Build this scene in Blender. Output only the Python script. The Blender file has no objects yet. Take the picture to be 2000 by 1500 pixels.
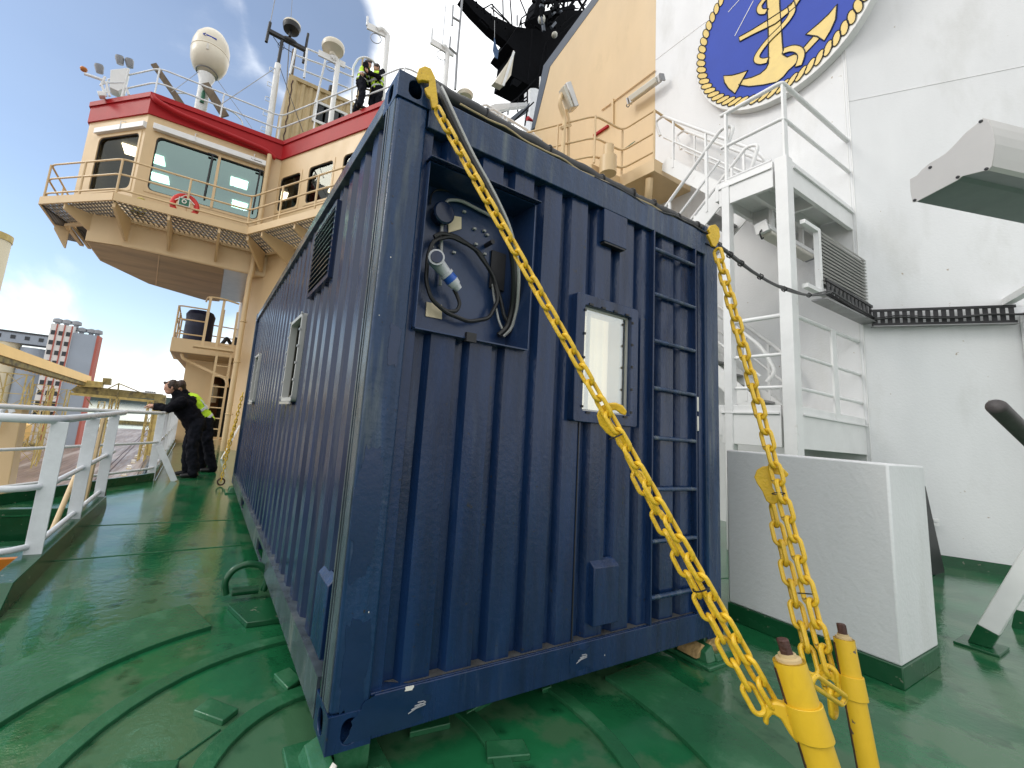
import bpy, bmesh, math, random
from mathutils import Vector, Matrix, noise
random.seed(7)
R_ = math.radians
V = Vector
scene = bpy.context.scene
COL = scene.collection
# ---------------------------------------------------------------- camera
CAMC = V((-0.50846, -1.54197, 1.12882))
CAMM = Matrix([[0.8641237, -0.142019, -0.4828258], [-0.4968374, -0.0877172, -0.8633993], [0.080267, 0.9859697, -0.1463589]])
F, CX, CY = (828.513, 877.695, 705.078)
cd = bpy.data.cameras.new('camera'); cam = bpy.data.objects.new('camera', cd); COL.objects.link(cam)
cd.sensor_width = 36; cd.sensor_fit = 'HORIZONTAL'; cd.lens = F*36/2000
cd.shift_x = (1000-CX)/2000; cd.shift_y = -(750-CY)/2000
cd.clip_start = 0.05; cd.clip_end = 3000
cam.matrix_world = Matrix.Translation(CAMC) @ CAMM.to_4x4()
scene.camera = cam
def ray(x, y): return CAMM @ V(((x-CX)/F, -(y-CY)/F, -1))
def UZ(x, y, z): d = ray(x, y); return CAMC + d*((z-CAMC.z)/d.z)
def UX(x, y, X): d = ray(x, y); return CAMC + d*((X-CAMC.x)/d.x)
def UY(x, y, Y): d = ray(x, y); return CAMC + d*((Y-CAMC.y)/d.y)
def UP(x, y, p, n): d = ray(x, y); n = V(n); return CAMC + d*((V(p)-CAMC).dot(n)/d.dot(n))
# ---------------------------------------------------------------- world and sun
SUN_EL, SUN_AZ = 36, -72      # azimuth measured from +y towards +x
w = bpy.data.worlds.new('World'); scene.world = w; w.use_nodes = True
nt = w.node_tree; nt.nodes.clear()
def wn(t, **k):
    n = nt.nodes.new(t)
    for a, b in k.items(): setattr(n, a, b)
    return n
out = wn('ShaderNodeOutputWorld'); mixs = wn('ShaderNodeMixShader')
sky = wn('ShaderNodeTexSky', sky_type='NISHITA', sun_disc=False, sun_elevation=R_(SUN_EL), sun_rotation=R_(SUN_AZ))
sky.air_density = 1.0; sky.dust_density = 0.2; sky.ozone_density = 1.1
b1 = wn('ShaderNodeBackground'); b1.inputs[1].default_value = 0.135
b2 = wn('ShaderNodeBackground'); b2.inputs[1].default_value = 1.0
nt.links.new(sky.outputs[0], b1.inputs[0])
tc = wn('ShaderNodeTexCoord')
nz = wn('ShaderNodeTexNoise'); nz.inputs['Scale'].default_value = 2.6; nz.inputs['Detail'].default_value = 10; nz.inputs['Roughness'].default_value = .55; nz.inputs['Distortion'].default_value = .5
nt.links.new(tc.outputs['Generated'], nz.inputs['Vector'])
def wmath(op, a, b=None, c=None):
    n = wn('ShaderNodeMath', operation=op)
    for i, v in enumerate((a, b, c)):
        if v is None: continue
        if isinstance(v, (int, float)): n.inputs[i].default_value = v
        else: nt.links.new(v, n.inputs[i])
    return n.outputs[0]
def lobe(px, py, c0, c1):          # 1 inside a cone round a direction, falling to 0
    d = ray(px, py).normalized()
    vm = wn('ShaderNodeVectorMath', operation='DOT_PRODUCT'); vm.inputs[1].default_value = d
    nt.links.new(tc.outputs['Generated'], vm.inputs[0])
    mr = wn('ShaderNodeMapRange', interpolation_type='SMOOTHSTEP')
    mr.inputs['From Min'].default_value = math.cos(R_(c1)); mr.inputs['From Max'].default_value = math.cos(R_(c0))
    nt.links.new(vm.outputs['Value'], mr.inputs['Value'])
    return mr.outputs[0]
blue = wmath('MAXIMUM', lobe(40, 160, 5, 38), lobe(580, 50, 0.5, 11))
blue = wmath('MAXIMUM', blue, lobe(330, 40, 1, 14))
nn = wmath('MULTIPLY_ADD', nz.outputs[0], 1.7, -.87)
cl = wmath('SUBTRACT', 1.0, blue)
cl = wmath('ADD', cl, nn)
mr = wn('ShaderNodeMapRange', interpolation_type='SMOOTHSTEP'); mr.inputs['From Min'].default_value = .24; mr.inputs['From Max'].default_value = .66
nt.links.new(cl, mr.inputs['Value'])
mrm = wmath('MULTIPLY_ADD', mr.outputs[0], .92, .08)
nz2 = wn('ShaderNodeTexNoise'); nz2.inputs['Scale'].default_value = 2.2; nz2.inputs['Detail'].default_value = 6
mp = wn('ShaderNodeMapping'); mp.inputs['Scale'].default_value = (1, 1, 4)
nt.links.new(tc.outputs['Generated'], mp.inputs[0]); nt.links.new(mp.outputs[0], nz2.inputs['Vector'])
cr = wn('ShaderNodeValToRGB')
cr.color_ramp.elements[0].position = .30; cr.color_ramp.elements[0].color = (1.04, 1.06, 1.10, 1)
cr.color_ramp.elements[1].position = .60; cr.color_ramp.elements[1].color = (1.26, 1.28, 1.28, 1)
nt.links.new(nz2.outputs[0], cr.inputs[0]); 
dv_ = wn('ShaderNodeVectorMath', operation='DOT_PRODUCT'); dv_.inputs[1].default_value = V((-.5, .85, .12)).normalized(); nt.links.new(tc.outputs['Generated'], dv_.inputs[0])
dm = wn('ShaderNodeMapRange', interpolation_type='SMOOTHSTEP'); dm.inputs['From Min'].default_value = -.75; dm.inputs['From Max'].default_value = .45; dm.inputs['To Min'].default_value = .80; dm.inputs['To Max'].default_value = 1.10
nt.links.new(dv_.outputs['Value'], dm.inputs['Value']); nt.links.new(dm.outputs[0], b2.inputs[1])     # sky dimmed behind the camera, added to raise contrast
nt.links.new(cr.outputs[0], b2.inputs[0])
nt.links.new(mrm, mixs.inputs[0]); nt.links.new(b1.outputs[0], mixs.inputs[1]); nt.links.new(b2.outputs[0], mixs.inputs[2])
nt.links.new(mixs.outputs[0], out.inputs[0])
sd = bpy.data.lights.new('sun', 'SUN'); so = bpy.data.objects.new('sun', sd); COL.objects.link(so)
sd.energy = 0.7; sd.angle = R_(16); sd.color = (1, .95, .87)
sv = V((math.sin(R_(SUN_AZ))*math.cos(R_(SUN_EL)), math.cos(R_(SUN_AZ))*math.cos(R_(SUN_EL)), math.sin(R_(SUN_EL))))
so.rotation_euler = sv.to_track_quat('Z', 'Y').to_euler()
scene.view_settings.view_transform = 'Standard'; scene.view_settings.look = 'None'
scene.view_settings.exposure = 0.38; scene.view_settings.gamma = 1
# ---------------------------------------------------------------- materials
def mat(name, col, rough=.5, metal=0.0, var=.12, vscale=3.0, bump=0.0, bscale=60, col2=None, mix2=(.5, .62), s2=2.5, stretch=(1, 1, 1),
        rvar=0.0, spec=.5, coat=0.0, col3=None, mix3=(.6, .64), s3=30, emit=None, estr=0, rscale=1.5, rr=None):
    m = bpy.data.materials.new(name); m.use_nodes = True
    t = m.node_tree; n = t.nodes; L = t.links; b = n['Principled BSDF']
    tc = n.new('ShaderNodeTexCoord'); mp = n.new('ShaderNodeMapping'); mp.inputs['Scale'].default_value = stretch
    L.new(tc.outputs['Object'], mp.inputs[0])
    def nzz(s, det=5, src=None):
        q = n.new('ShaderNodeTexNoise'); q.inputs['Scale'].default_value = s; q.inputs['Detail'].default_value = det; q.inputs['Roughness'].default_value = .6
        L.new(src or mp.outputs[0], q.inputs['Vector']); return q.outputs[0]
    def ramp(src, lo, hi, a, bb):
        q = n.new('ShaderNodeMapRange'); q.inputs['From Min'].default_value = lo; q.inputs['From Max'].default_value = hi
        q.inputs['To Min'].default_value = a; q.inputs['To Max'].default_value = bb; L.new(src, q.inputs['Value']); return q.outputs[0]
    def mixc(fac, c1, c2):
        q = n.new('ShaderNodeMix'); q.data_type = 'RGBA'
        if isinstance(fac, float): q.inputs[0].default_value = fac
        else: L.new(fac, q.inputs[0])
        for i, c in ((6, c1), (7, c2)):
            if isinstance(c, tuple): q.inputs[i].default_value = (*c, 1)
            else: L.new(c, q.inputs[i])
        return q.outputs[2]
    base = mixc(ramp(nzz(vscale), .3, .7, 0, 1), tuple(c*(1-var) for c in col), tuple(min(1, c*(1+var)) for c in col))
    if col2: base = mixc(ramp(nzz(s2, 8), mix2[0], mix2[1], 0, 1), base, tuple(col2))
    if col3: base = mixc(ramp(nzz(s3, 3, tc.outputs['Object']), mix3[0], mix3[1], 0, 1), base, tuple(col3))
    L.new(base, b.inputs['Base Color'])
    if rr: L.new(ramp(nzz(rscale, 4, tc.outputs['Object']), rr[0], rr[1], rr[2], rr[3]), b.inputs['Roughness'])
    elif rvar: L.new(ramp(nzz(rscale, 6), .3, .7, max(.02, rough-rvar), min(1, rough+rvar)), b.inputs['Roughness'])
    else: b.inputs['Roughness'].default_value = rough
    b.inputs['Metallic'].default_value = metal
    b.inputs['Specular IOR Level'].default_value = spec
    b.inputs['Coat Weight'].default_value = coat; b.inputs['Coat Roughness'].default_value = .08
    if bump:
        bp = n.new('ShaderNodeBump'); bp.inputs['Strength'].default_value = bump; bp.inputs['Distance'].default_value = .02
        L.new(nzz(bscale, 4, tc.outputs['Object']), bp.inputs['Height']); L.new(bp.outputs[0], b.inputs['Normal'])
    if emit: b.inputs['Emission Color'].default_value = (*emit, 1); b.inputs['Emission Strength'].default_value = estr
    return m
M = {}
M['navy'] = mat('navy_paint', (.0062, .0225, .072), .24, spec=.42, var=.35, vscale=2.0, bump=.10, bscale=40, rvar=.12, rscale=2.5,
                col2=(.032, .056, .110), mix2=(.60, .84), s2=3.2, stretch=(6, 6, .7), col3=(.02, .022, .03), mix3=(.68, .72), s3=26)
M['navy_worn'] = mat('navy_paint_chalky', (.010, .034, .090), .28, spec=.42, var=.35, vscale=2.0, bump=.18, bscale=30, rvar=.15,
                col2=(.12, .145, .15), mix2=(.52, .80), s2=1.8, stretch=(8, 8, .8), col3=(.02, .02, .03), mix3=(.70, .72), s3=40)
M['navy_patch'] = mat('navy_touch_up_paint', (.0070, .0240, .072), .15, var=.15, bump=.06, bscale=30, rvar=.05)
M['navy_side'] = mat('navy_side_paint', (.008, .020, .060), .24, var=.3, vscale=2, bump=.03, bscale=30, rvar=.10,
                col2=(.055, .062, .085), mix2=(.54, .80), s2=3.0, stretch=(7, 7, .5))
M['post_side'] = mat('worn_sky_sheen_paint', (.060, .078, .092), .20, var=.45, vscale=2.5, bump=.12, bscale=25, rvar=.1, col2=(.17, .18, .17), mix2=(.52, .72), s2=1.3, stretch=(4, 4, .9))  # worn paint, its colour lightened to carry the sky's grazing reflection
M['navy_box'] = mat('navy_recess_lightened', (.016, .038, .10), .28, var=.25, vscale=3, bump=.08, bscale=40)  # navy with a lightened colour, as little light reaches the recess
M['dirt'] = mat('grey_dirt', (.055, .055, .055), .8, var=.4, vscale=14, bump=.3, bscale=90)
M['deck'] = mat('green_deck_paint', (.012, .112, .042), .2, var=.34, vscale=1.6, bump=.09, bscale=22,
                col2=(.052, .135, .066), mix2=(.49, .535), s2=1.3, col3=(.005, .055, .02), mix3=(.57, .72), s3=5, rr=(.42, .66, .012, .17), rscale=1.1, spec=.6)
M['deck_strip'] = mat('green_strip_paint', (.020, .115, .048), .22, var=.2, vscale=4, bump=.15, bscale=40, rvar=.1, col2=(.06, .17, .09), mix2=(.55, .7), s2=4)
M['green_dark'] = mat('dark_green_paint', (.008, .075, .028), .25, col3=(.16, .18, .13), mix3=(.67, .70), s3=16, var=.2, bump=.1, bscale=25, rvar=.1)
M['white'] = mat('white_wall_paint', (.71, .715, .72), .42, var=.05, vscale=.9, bump=.16, bscale=34, rvar=.08, col3=(.42, .36, .29), mix3=(.725, .75), s3=7, col2=(.57, .57, .55), mix2=(.54, .82), s2=1.1, stretch=(1.4, 1.4, .5))
M['white_steel'] = mat('white_steel_paint', (.76, .76, .75), .38, var=.06, vscale=3, bump=.06, bscale=30, rvar=.08, col2=(.55, .52, .47), mix2=(.66, .82), s2=4, col3=(.30, .20, .12), mix3=(.745, .76), s3=22)
M['rail'] = mat('pale_grey_rail_paint', (.74, .76, .78), .32, var=.1, vscale=5, bump=.12, bscale=60, rvar=.1)
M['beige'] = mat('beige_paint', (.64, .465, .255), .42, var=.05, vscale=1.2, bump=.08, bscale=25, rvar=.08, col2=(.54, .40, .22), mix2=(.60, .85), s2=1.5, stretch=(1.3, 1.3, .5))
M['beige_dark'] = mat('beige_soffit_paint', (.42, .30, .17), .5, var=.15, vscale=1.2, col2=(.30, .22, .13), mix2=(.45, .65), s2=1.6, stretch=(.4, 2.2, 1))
M['red'] = mat('red_paint', (.37, .010, .013), .45, spec=.22, var=.08, vscale=2, bump=.05, bscale=20)
M['galv'] = mat('galvanised_grating', (.28, .28, .28), .45, metal=.6, var=.2, vscale=6)
M['aluminium'] = mat('grey_aluminium', (.55, .54, .52), .30, metal=.55, var=.08, vscale=4, bump=.04, bscale=60)
M['yellow'] = mat('yellow_chain_paint', (.72, .455, .022), .34, var=.14, vscale=14, bump=.25, bscale=90, col2=(.62, .36, .02), mix2=(.55, .75), s2=18, col3=(.04, .025, .02), mix3=(.665, .69), s3=42)
M['yellow_tube'] = mat('yellow_tube_paint', (.68, .425, .020), .36, var=.10, vscale=7, bump=.05, bscale=50, col2=(.56, .33, .02), mix2=(.55, .75), s2=9, stretch=(1, 1, .4), col3=(.10, .08, .07), mix3=(.675, .69), s3=20)
M['hood'] = mat('grey_sheet_paint', (.53, .51, .49), .38, var=.05, vscale=3, bump=.03, bscale=60)
M['rust'] = mat('rusty_screw', (.055, .02, .014), .55, var=.4, vscale=30, bump=.4, bscale=90)
M['black'] = mat('black_paint', (.012, .012, .014), .5, var=.3, vscale=6, bump=.05, bscale=40)
M['rubber'] = mat('black_rubber', (.014, .014, .015), .42, var=.2, vscale=20, bump=.1, bscale=80)
M['mast'] = mat('dark_mast_paint', (.003, .0035, .005), .9, spec=.08, var=.3, vscale=2)
M['mast_grey'] = mat('slate_paint', (.06, .075, .10), .45, var=.15, vscale=2)
M['grey'] = mat('mid_grey_paint', (.26, .27, .29), .4, var=.1, vscale=5)
M['cable_grey'] = mat('grey_cable_sheath', (.42, .42, .40), .4, var=.1)
M['cream_plate'] = mat('cream_plate', (.85, .72, .48), .5, var=.06, vscale=12)
M['plug_grey'] = mat('plug_grey_plastic', (.55, .56, .58), .35, var=.05)
M['plug_blue'] = mat('plug_blue_plastic', (.02, .10, .45), .3, var=.05)
M['emb_blue'] = mat('emblem_blue', (.022, .060, .40), .5, spec=.25, var=.06, vscale=1.5, bump=.03, bscale=3)
M['emb_gold'] = mat('emblem_gold', (.66, .46, .075), .35, var=.10, vscale=4)
M['emb_white'] = mat('emblem_white', (.72, .72, .70), .4, var=.05)
M['hivis'] = mat('hi_vis_yellow', (.55, .85, .03), .7, var=.1, vscale=12, bump=.3, bscale=20)
M['reflex'] = mat('reflective_tape', (.62, .64, .66), .4, var=.05)
M['cloth_black'] = mat('black_cloth', (.006, .006, .009), .9, spec=.12, var=.3, vscale=9, bump=.5, bscale=14)
M['trouser'] = mat('dark_work_trousers', (.009, .010, .015), .9, spec=.12, var=.3, vscale=9, bump=.5, bscale=14)
M['skin'] = mat('skin', (.52, .28, .19), .5, var=.08, vscale=12)
M['hair'] = mat('brown_hair', (.035, .018, .012), .6, var=.4, vscale=40, bump=.6, bscale=90)
M['shoe'] = mat('black_leather', (.012, .011, .011), .35, var=.2)
M['radome'] = mat('radome_cream', (.68, .62, .50), .35, var=.05, vscale=3, bump=.02, bscale=10)
M['box_cream'] = mat('beige_container_paint', (.50, .38, .20), .5, var=.12, vscale=3, col2=(.22, .12, .05), mix2=(.66, .78), s2=5, stretch=(3, 3, 1))
M['wood'] = mat('weathered_wood', (.15, .11, .07), .7, var=.3, vscale=6, stretch=(1, 1, .3))
M['wood_raw'] = mat('splintered_wood', (.42, .28, .12), .8, var=.35, vscale=25, bump=.6, bscale=60)
M['tarp'] = mat('navy_tarpaulin', (.008, .014, .045), .5, var=.3, vscale=6, bump=.6, bscale=8)
M['dark_in'] = mat('dark_interior', (.05, .045, .035), .7, var=.25, vscale=2)
M['door_wood'] = mat('varnished_door', (.09, .035, .015), .35, var=.3, vscale=5, stretch=(4, 4, .6))
M['orange'] = mat('orange_board', (.62, .20, .02), .4, var=.15, vscale=6)
M['life'] = mat('lifebuoy_red', (.62, .03, .02), .45, var=.1)
M['sign_green'] = mat('sign_green', (.01, .12, .06), .4, var=.05)
M['lens'] = mat('lamp_cover_plastic', (.62, .60, .52), .22, var=.05)
M['lamp_on'] = mat('lit_ceiling_panel', (1, 1, 1), .5, var=0.0, emit=(1, .98, .92), estr=22)
M['amber'] = mat('amber_lens', (.5, .16, .02), .3)
M['planks'] = mat('quay_planks', (.20, .14, .11), .45, var=.35, vscale=.6, col2=(.36, .30, .27), mix2=(.5, .62), s2=.25, stretch=(3.0, .12, 1), rvar=.15)
M['quay_steel'] = mat('quay_steel_yellow', (.50, .38, .13), .6, var=.25, vscale=.7, col2=(.22, .16, .07), mix2=(.52, .7), s2=.6)
M['gallery'] = mat('gallery_cladding', (.80, .53, .20), .55, var=.06, vscale=.3)
M['gantry'] = mat('gantry_dirty_ochre', (.24, .19, .07), .7, var=.4, vscale=.8, col2=(.10, .08, .045), mix2=(.5, .65), s2=.7)
M['silo'] = mat('silo_concrete', (.70, .63, .46), .8, var=.15, vscale=.1)
M['tower_white'] = mat('tower_white_render', (.74, .74, .73), .8, var=.08, vscale=.2)
M['tower_grey'] = mat('tower_grey_cladding', (.32, .37, .44), .7, var=.08, vscale=.15)
M['tower_red'] = mat('tower_red_brick', (.42, .12, .09), .8, var=.1, vscale=.3)
M['far_window'] = mat('dark_window', (.02, .025, .03), .2)
M['water'] = mat('harbour_water', (.03, .05, .055), .08, var=.2, vscale=.05, bump=.25, bscale=.6)
M['land'] = mat('far_shore', (.10, .13, .12), .9, var=.3, vscale=.03)
M['flag'] = mat('blue_pennant', (.05, .10, .20), .8, var=.3, vscale=5)
M['paper'] = mat('glowing_curtain_cream', (.80, .72, .52), .6, var=.10, vscale=5, stretch=(14, 14, .5), emit=(1, .86, .62), estr=.42)  # curtain glows by itself, standing in for light in the room
M['chip'] = mat('bare_primer_chip', (.75, .72, .66), .6, var=.1)
def glassmat(name, tint, trans, fac, rough=.02):
    m = bpy.data.materials.new(name); m.use_nodes = True; t = m.node_tree; n = t.nodes; n.clear()
    o = n.new('ShaderNodeOutputMaterial'); mx = n.new('ShaderNodeMixShader'); g = n.new('ShaderNodeBsdfGlossy'); tr = n.new('ShaderNodeBsdfTransparent')
    g.inputs[0].default_value = (*tint, 1); g.inputs['Roughness'].default_value = rough; tr.inputs[0].default_value = (*trans, 1)
    mx.inputs[0].default_value = fac
    t.links.new(tr.outputs[0], mx.inputs[1]); t.links.new(g.outputs[0], mx.inputs[2]); t.links.new(mx.outputs[0], o.inputs[0])
    return m
M['teal_glass'] = glassmat('teal_glass', (.34, .44, .42), (.42, .60, .54), .55)
M['smoke_glass'] = glassmat('dark_glass', (.42, .44, .42), (.40, .38, .32), .10)
M['clear_glass'] = glassmat('clear_glass', (.8, .86, .88), (.92, .92, .88), .36)
# ---------------------------------------------------------------- mesh builder
class MB:
    def __init__(s): s.v = []; s.f = []
    def add(s, vs, fs):
        o = len(s.v); s.v += [V(p) for p in vs]; s.f += [tuple(i+o for i in q) for q in fs]; return s
    def hexa(s, p):    # 8 corners: bottom 0-3, top 4-7
        return s.add(p, [(3, 2, 1, 0), (4, 5, 6, 7), (0, 1, 5, 4), (1, 2, 6, 5), (2, 3, 7, 6), (3, 0, 4, 7)])
    def box(s, x0, x1, y0, y1, z0, z1):
        return s.hexa([(x0, y0, z0), (x1, y0, z0), (x1, y1, z0), (x0, y1, z0), (x0, y0, z1), (x1, y0, z1), (x1, y1, z1), (x0, y1, z1)])
    def beam(s, a, b, w, h, up=(0, 0, 1)):
        a = V(a); b = V(b); d = (b-a).normalized(); up = V(up)
        if abs(d.dot(up)) > .98: up = V((0, 1, 0)) if abs(d.y) < .9 else V((1, 0, 0))
        x = d.cross(up).normalized()*w/2; y = x.cross(d).normalized()*h/2
        return s.hexa([a-x-y, a+x-y, b+x-y, b-x-y, a-x+y, a+x+y, b+x+y, b-x+y])
    def prism(s, poly, vec):
        n = len(poly); vec = V(vec); p = [V(q) for q in poly]
        return s.add(p+[q+vec for q in p], [tuple(range(n))[::-1], tuple(range(n, 2*n))]+[(i, (i+1) % n, (i+1) % n+n, i+n) for i in range(n)])
    def tube(s, pts, r, n=8, closed=False, fil=0, cap=True, rs=None):
        pts = [V(p) for p in pts]
        if fil and len(pts) > 2:
            q = [pts[0]]
            for i in range(1, len(pts)-1):
                a, b, c = pts[i-1], pts[i], pts[i+1]
                t = min(fil, (a-b).length*.45, (c-b).length*.45)
                p0 = b+(a-b).normalized()*t; p1 = b+(c-b).normalized()*t
                for k in range(6):
                    u = k/5; q.append(p0*(1-u)**2+b*2*u*(1-u)+p1*u*u)
            q.append(pts[-1]); pts = q
        m = len(pts); vs = []; prev = None
        for i, p in enumerate(pts):
            if closed: d = pts[(i+1) % m]-pts[i-1]
            else: d = pts[min(i+1, m-1)]-pts[max(i-1, 0)]
            d = d.normalized() if d.length > 1e-9 else V((0, 0, 1))
            if prev is None:
                u = V((0, 0, 1)) if abs(d.z) < .9 else V((1, 0, 0))
                x = d.cross(u).normalized()
            else: x = (prev-d*prev.dot(d)).normalized()
            prev = x; y = d.cross(x)
            rad = rs[i] if rs else r
            vs += [p+(x*math.cos(2*math.pi*k/n)+y*math.sin(2*math.pi*k/n))*rad for k in range(n)]
        fs = []
        for i in range(m if closed else m-1):
            j = (i+1) % m
            if closed and j == 0:      # match twist
                best = min(range(n), key=lambda q: (vs[i*n]-vs[q]).length)
            else: best = 0
            for k in range(n): fs.append((i*n+k, i*n+(k+1) % n, j*n+(k+1+best) % n, j*n+(k+best) % n))
        if cap and not closed: fs += [tuple(range(n))[::-1], tuple((m-1)*n+k for k in range(n))]
        return s.add(vs, fs)
    def cyl(s, a, b, r, r2=None, n=16):
        return s.tube([a, b], r, n, rs=[r, r if r2 is None else r2])
    def lathe(s, prof, c=(0, 0, 0), n=24, ax=(0, 0, 1)):
        ax = V(ax).normalized(); c = V(c); u = V((0, 0, 1)) if abs(ax.z) < .9 else V((1, 0, 0))
        x = ax.cross(u).normalized(); y = ax.cross(x); vs = []
        for r, z in prof: vs += [c+ax*z+(x*math.cos(2*math.pi*k/n)+y*math.sin(2*math.pi*k/n))*r for k in range(n)]
        fs = [(i*n+k, i*n+(k+1) % n, (i+1)*n+(k+1) % n, (i+1)*n+k) for i in range(len(prof)-1) for k in range(n)]
        fs += [tuple(range(n))[::-1], tuple((len(prof)-1)*n+k for k in range(n))]
        return s.add(vs, fs)
    def torus(s, c, ax, R, r, n=32, m=10):
        ax = V(ax).normalized(); u = V((0, 0, 1)) if abs(ax.z) < .9 else V((1, 0, 0))
        x = ax.cross(u).normalized(); y = ax.cross(x)
        return s.tube([V(c)+(x*math.cos(2*math.pi*k/n)+y*math.sin(2*math.pi*k/n))*R for k in range(n)], r, m, closed=True)
    def ball(s, c, rx, ry=None, rz=None, n=16, m=10):
        ry = ry or rx; rz = rz or rx
        prof = [(max(1e-4, math.sin(math.pi*i/m)), -math.cos(math.pi*i/m)) for i in range(m+1)]
        o = len(s.v); s.lathe(prof, n=n); c = V(c)
        for i in range(o, len(s.v)): p = s.v[i]; s.v[i] = V((p.x*rx, p.y*ry, p.z*rz))+c
        return s
OFF = {}
def thing(name, label, cat, loc=(0, 0, 0), group=None, kind=None):
    o = bpy.data.objects.new(name, None); COL.objects.link(o); o.location = loc; o.empty_display_size = .2
    o['label'] = label; o['category'] = cat
    if group: o['group'] = group
    if kind: o['kind'] = kind
    OFF[o] = V(loc); return o
def mesh(name, mb, m, off=V((0, 0, 0)), smooth=True, ang=32, norm=True):
    me = bpy.data.meshes.new(name); me.from_pydata([p-off for p in mb.v], [], mb.f)
    if norm:
        bm = bmesh.new(); bm.from_mesh(me); bmesh.ops.recalc_face_normals(bm, faces=bm.faces); bm.to_mesh(me); bm.free()
    me.materials.append(M[m] if isinstance(m, str) else m)
    if smooth:
        me.polygons.foreach_set('use_smooth', [True]*len(me.polygons)); me.set_sharp_from_angle(angle=R_(ang))
    me.update(); return me
def bev(o, w, seg=2):
    b = o.modifiers.new('bevel', 'BEVEL'); b.width = w; b.segments = seg; b.limit_method = 'ANGLE'; b.angle_limit = R_(40); b.harden_normals = False
def part(name, mb, m, par, bevel=0, label=None, kind=None, norm=True, ang=32):
    off = OFF[par]; o = bpy.data.objects.new(name, mesh(name, mb, m, off, norm=norm, ang=ang)); COL.objects.link(o); o.parent = par; OFF[o] = off
    if bevel: bev(o, bevel)
    if label: o['label'] = label
    if kind: o['kind'] = kind
    return o
def single(name, label, cat, mb, m, bevel=0, group=None, kind=None, norm=True, ang=32):
    lo = V([min(p[i] for p in mb.v) for i in range(3)]); hi = V([max(p[i] for p in mb.v) for i in range(3)])
    off = V(((lo.x+hi.x)/2, (lo.y+hi.y)/2, lo.z))
    o = bpy.data.objects.new(name, mesh(name, mb, m, off, norm=norm, ang=ang)); COL.objects.link(o); o.location = off; OFF[o] = off
    if kind: o['kind'] = kind
    if kind != 'structure':
        o['label'] = label; o['category'] = cat
    elif label: o['label'] = label
    if group: o['group'] = group
    if bevel: bev(o, bevel)
    return o
def arcpts(c, r, a0, a1, n, u, v): return [V(c)+(V(u)*math.cos(a0+(a1-a0)*k/n)+V(v)*math.sin(a0+(a1-a0)*k/n))*r for k in range(n+1)]
def rrect(c, u, v, w, h, r, n=5):
    c = V(c); u = V(u).normalized(); v = V(v).normalized(); P = []
    for sx, sy, a in ((1, 1, 0), (-1, 1, 90), (-1, -1, 180), (1, -1, 270)):
        cc = c+u*sx*(w/2-r)+v*sy*(h/2-r)
        P += [cc+(u*math.cos(R_(a+90*k/n))+v*math.sin(R_(a+90*k/n)))*r for k in range(n+1)]
    return P
def ring(mb, inner, outer, vec):    # flat frame between two matched loops, extruded
    n = len(inner); vec = V(vec); vs = [*inner, *outer, *[p+vec for p in inner], *[p+vec for p in outer]]; fs = []
    for i in range(n):
        j = (i+1) % n
        fs += [(i, j, n+j, n+i), (2*n+i, 3*n+i, 3*n+j, 2*n+j), (i, 2*n+i, 2*n+j, j), (n+i, n+j, 3*n+j, 3*n+i)]
    return mb.add(vs, fs)
def wall(mb, p0, d, s1, z0, z1, holes, nrm, th):   # upright wall with real openings; p0 = foot, d along, nrm outward
    p0 = V(p0); d = V(d).normalized(); nrm = V(nrm).normalized()
    ss = sorted({0, s1, *[h[0] for h in holes], *[h[1] for h in holes]}); zs = sorted({z0, z1, *[h[2] for h in holes], *[h[3] for h in holes]})
    def hole(i, j):
        if i < 0 or j < 0 or i >= len(ss)-1 or j >= len(zs)-1: return True
        a = (ss[i]+ss[i+1])/2; b = (zs[j]+zs[j+1])/2
        return any(h[0] < a < h[1] and h[2] < b < h[3] for h in holes)
    def P(s, z, t): return p0+d*s+V((0, 0, z-p0.z))-nrm*t
    for i in range(len(ss)-1):
        for j in range(len(zs)-1):
            if hole(i, j): continue
            a, b, c, e = ss[i], ss[i+1], zs[j], zs[j+1]
            mb.add([P(a, c, 0), P(b, c, 0), P(b, e, 0), P(a, e, 0)], [(0, 1, 2, 3)])
            mb.add([P(a, c, th), P(b, c, th), P(b, e, th), P(a, e, th)], [(3, 2, 1, 0)])
            if hole(i-1, j): mb.add([P(a, c, 0), P(a, e, 0), P(a, e, th), P(a, c, th)], [(0, 1, 2, 3)])
            if hole(i+1, j): mb.add([P(b, c, 0), P(b, c, th), P(b, e, th), P(b, e, 0)], [(0, 1, 2, 3)])
            if hole(i, j-1): mb.add([P(a, c, 0), P(a, c, th), P(b, c, th), P(b, c, 0)], [(0, 1, 2, 3)])
            if hole(i, j+1): mb.add([P(a, e, 0), P(b, e, 0), P(b, e, th), P(a, e, th)], [(0, 1, 2, 3)])
    return mb
def off2(poly, d):       # offset an open plan polyline to its left by d
    out = []
    for i, p in enumerate(poly):
        p = V(p).to_2d() if len(p) == 3 else V(p)
        a = V(poly[i-1])-p if i else None; b = V(poly[i+1])-p if i < len(poly)-1 else None
        ns = []
        if a is not None: t = (-a).normalized(); ns.append(V((-t.y, t.x)))
        if b is not None: t = b.normalized(); ns.append(V((-t.y, t.x)))
        n = sum(ns, V((0, 0)))/len(ns); out.append(p+n*(d/max(.3, n.length_squared)))
    return out
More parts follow.
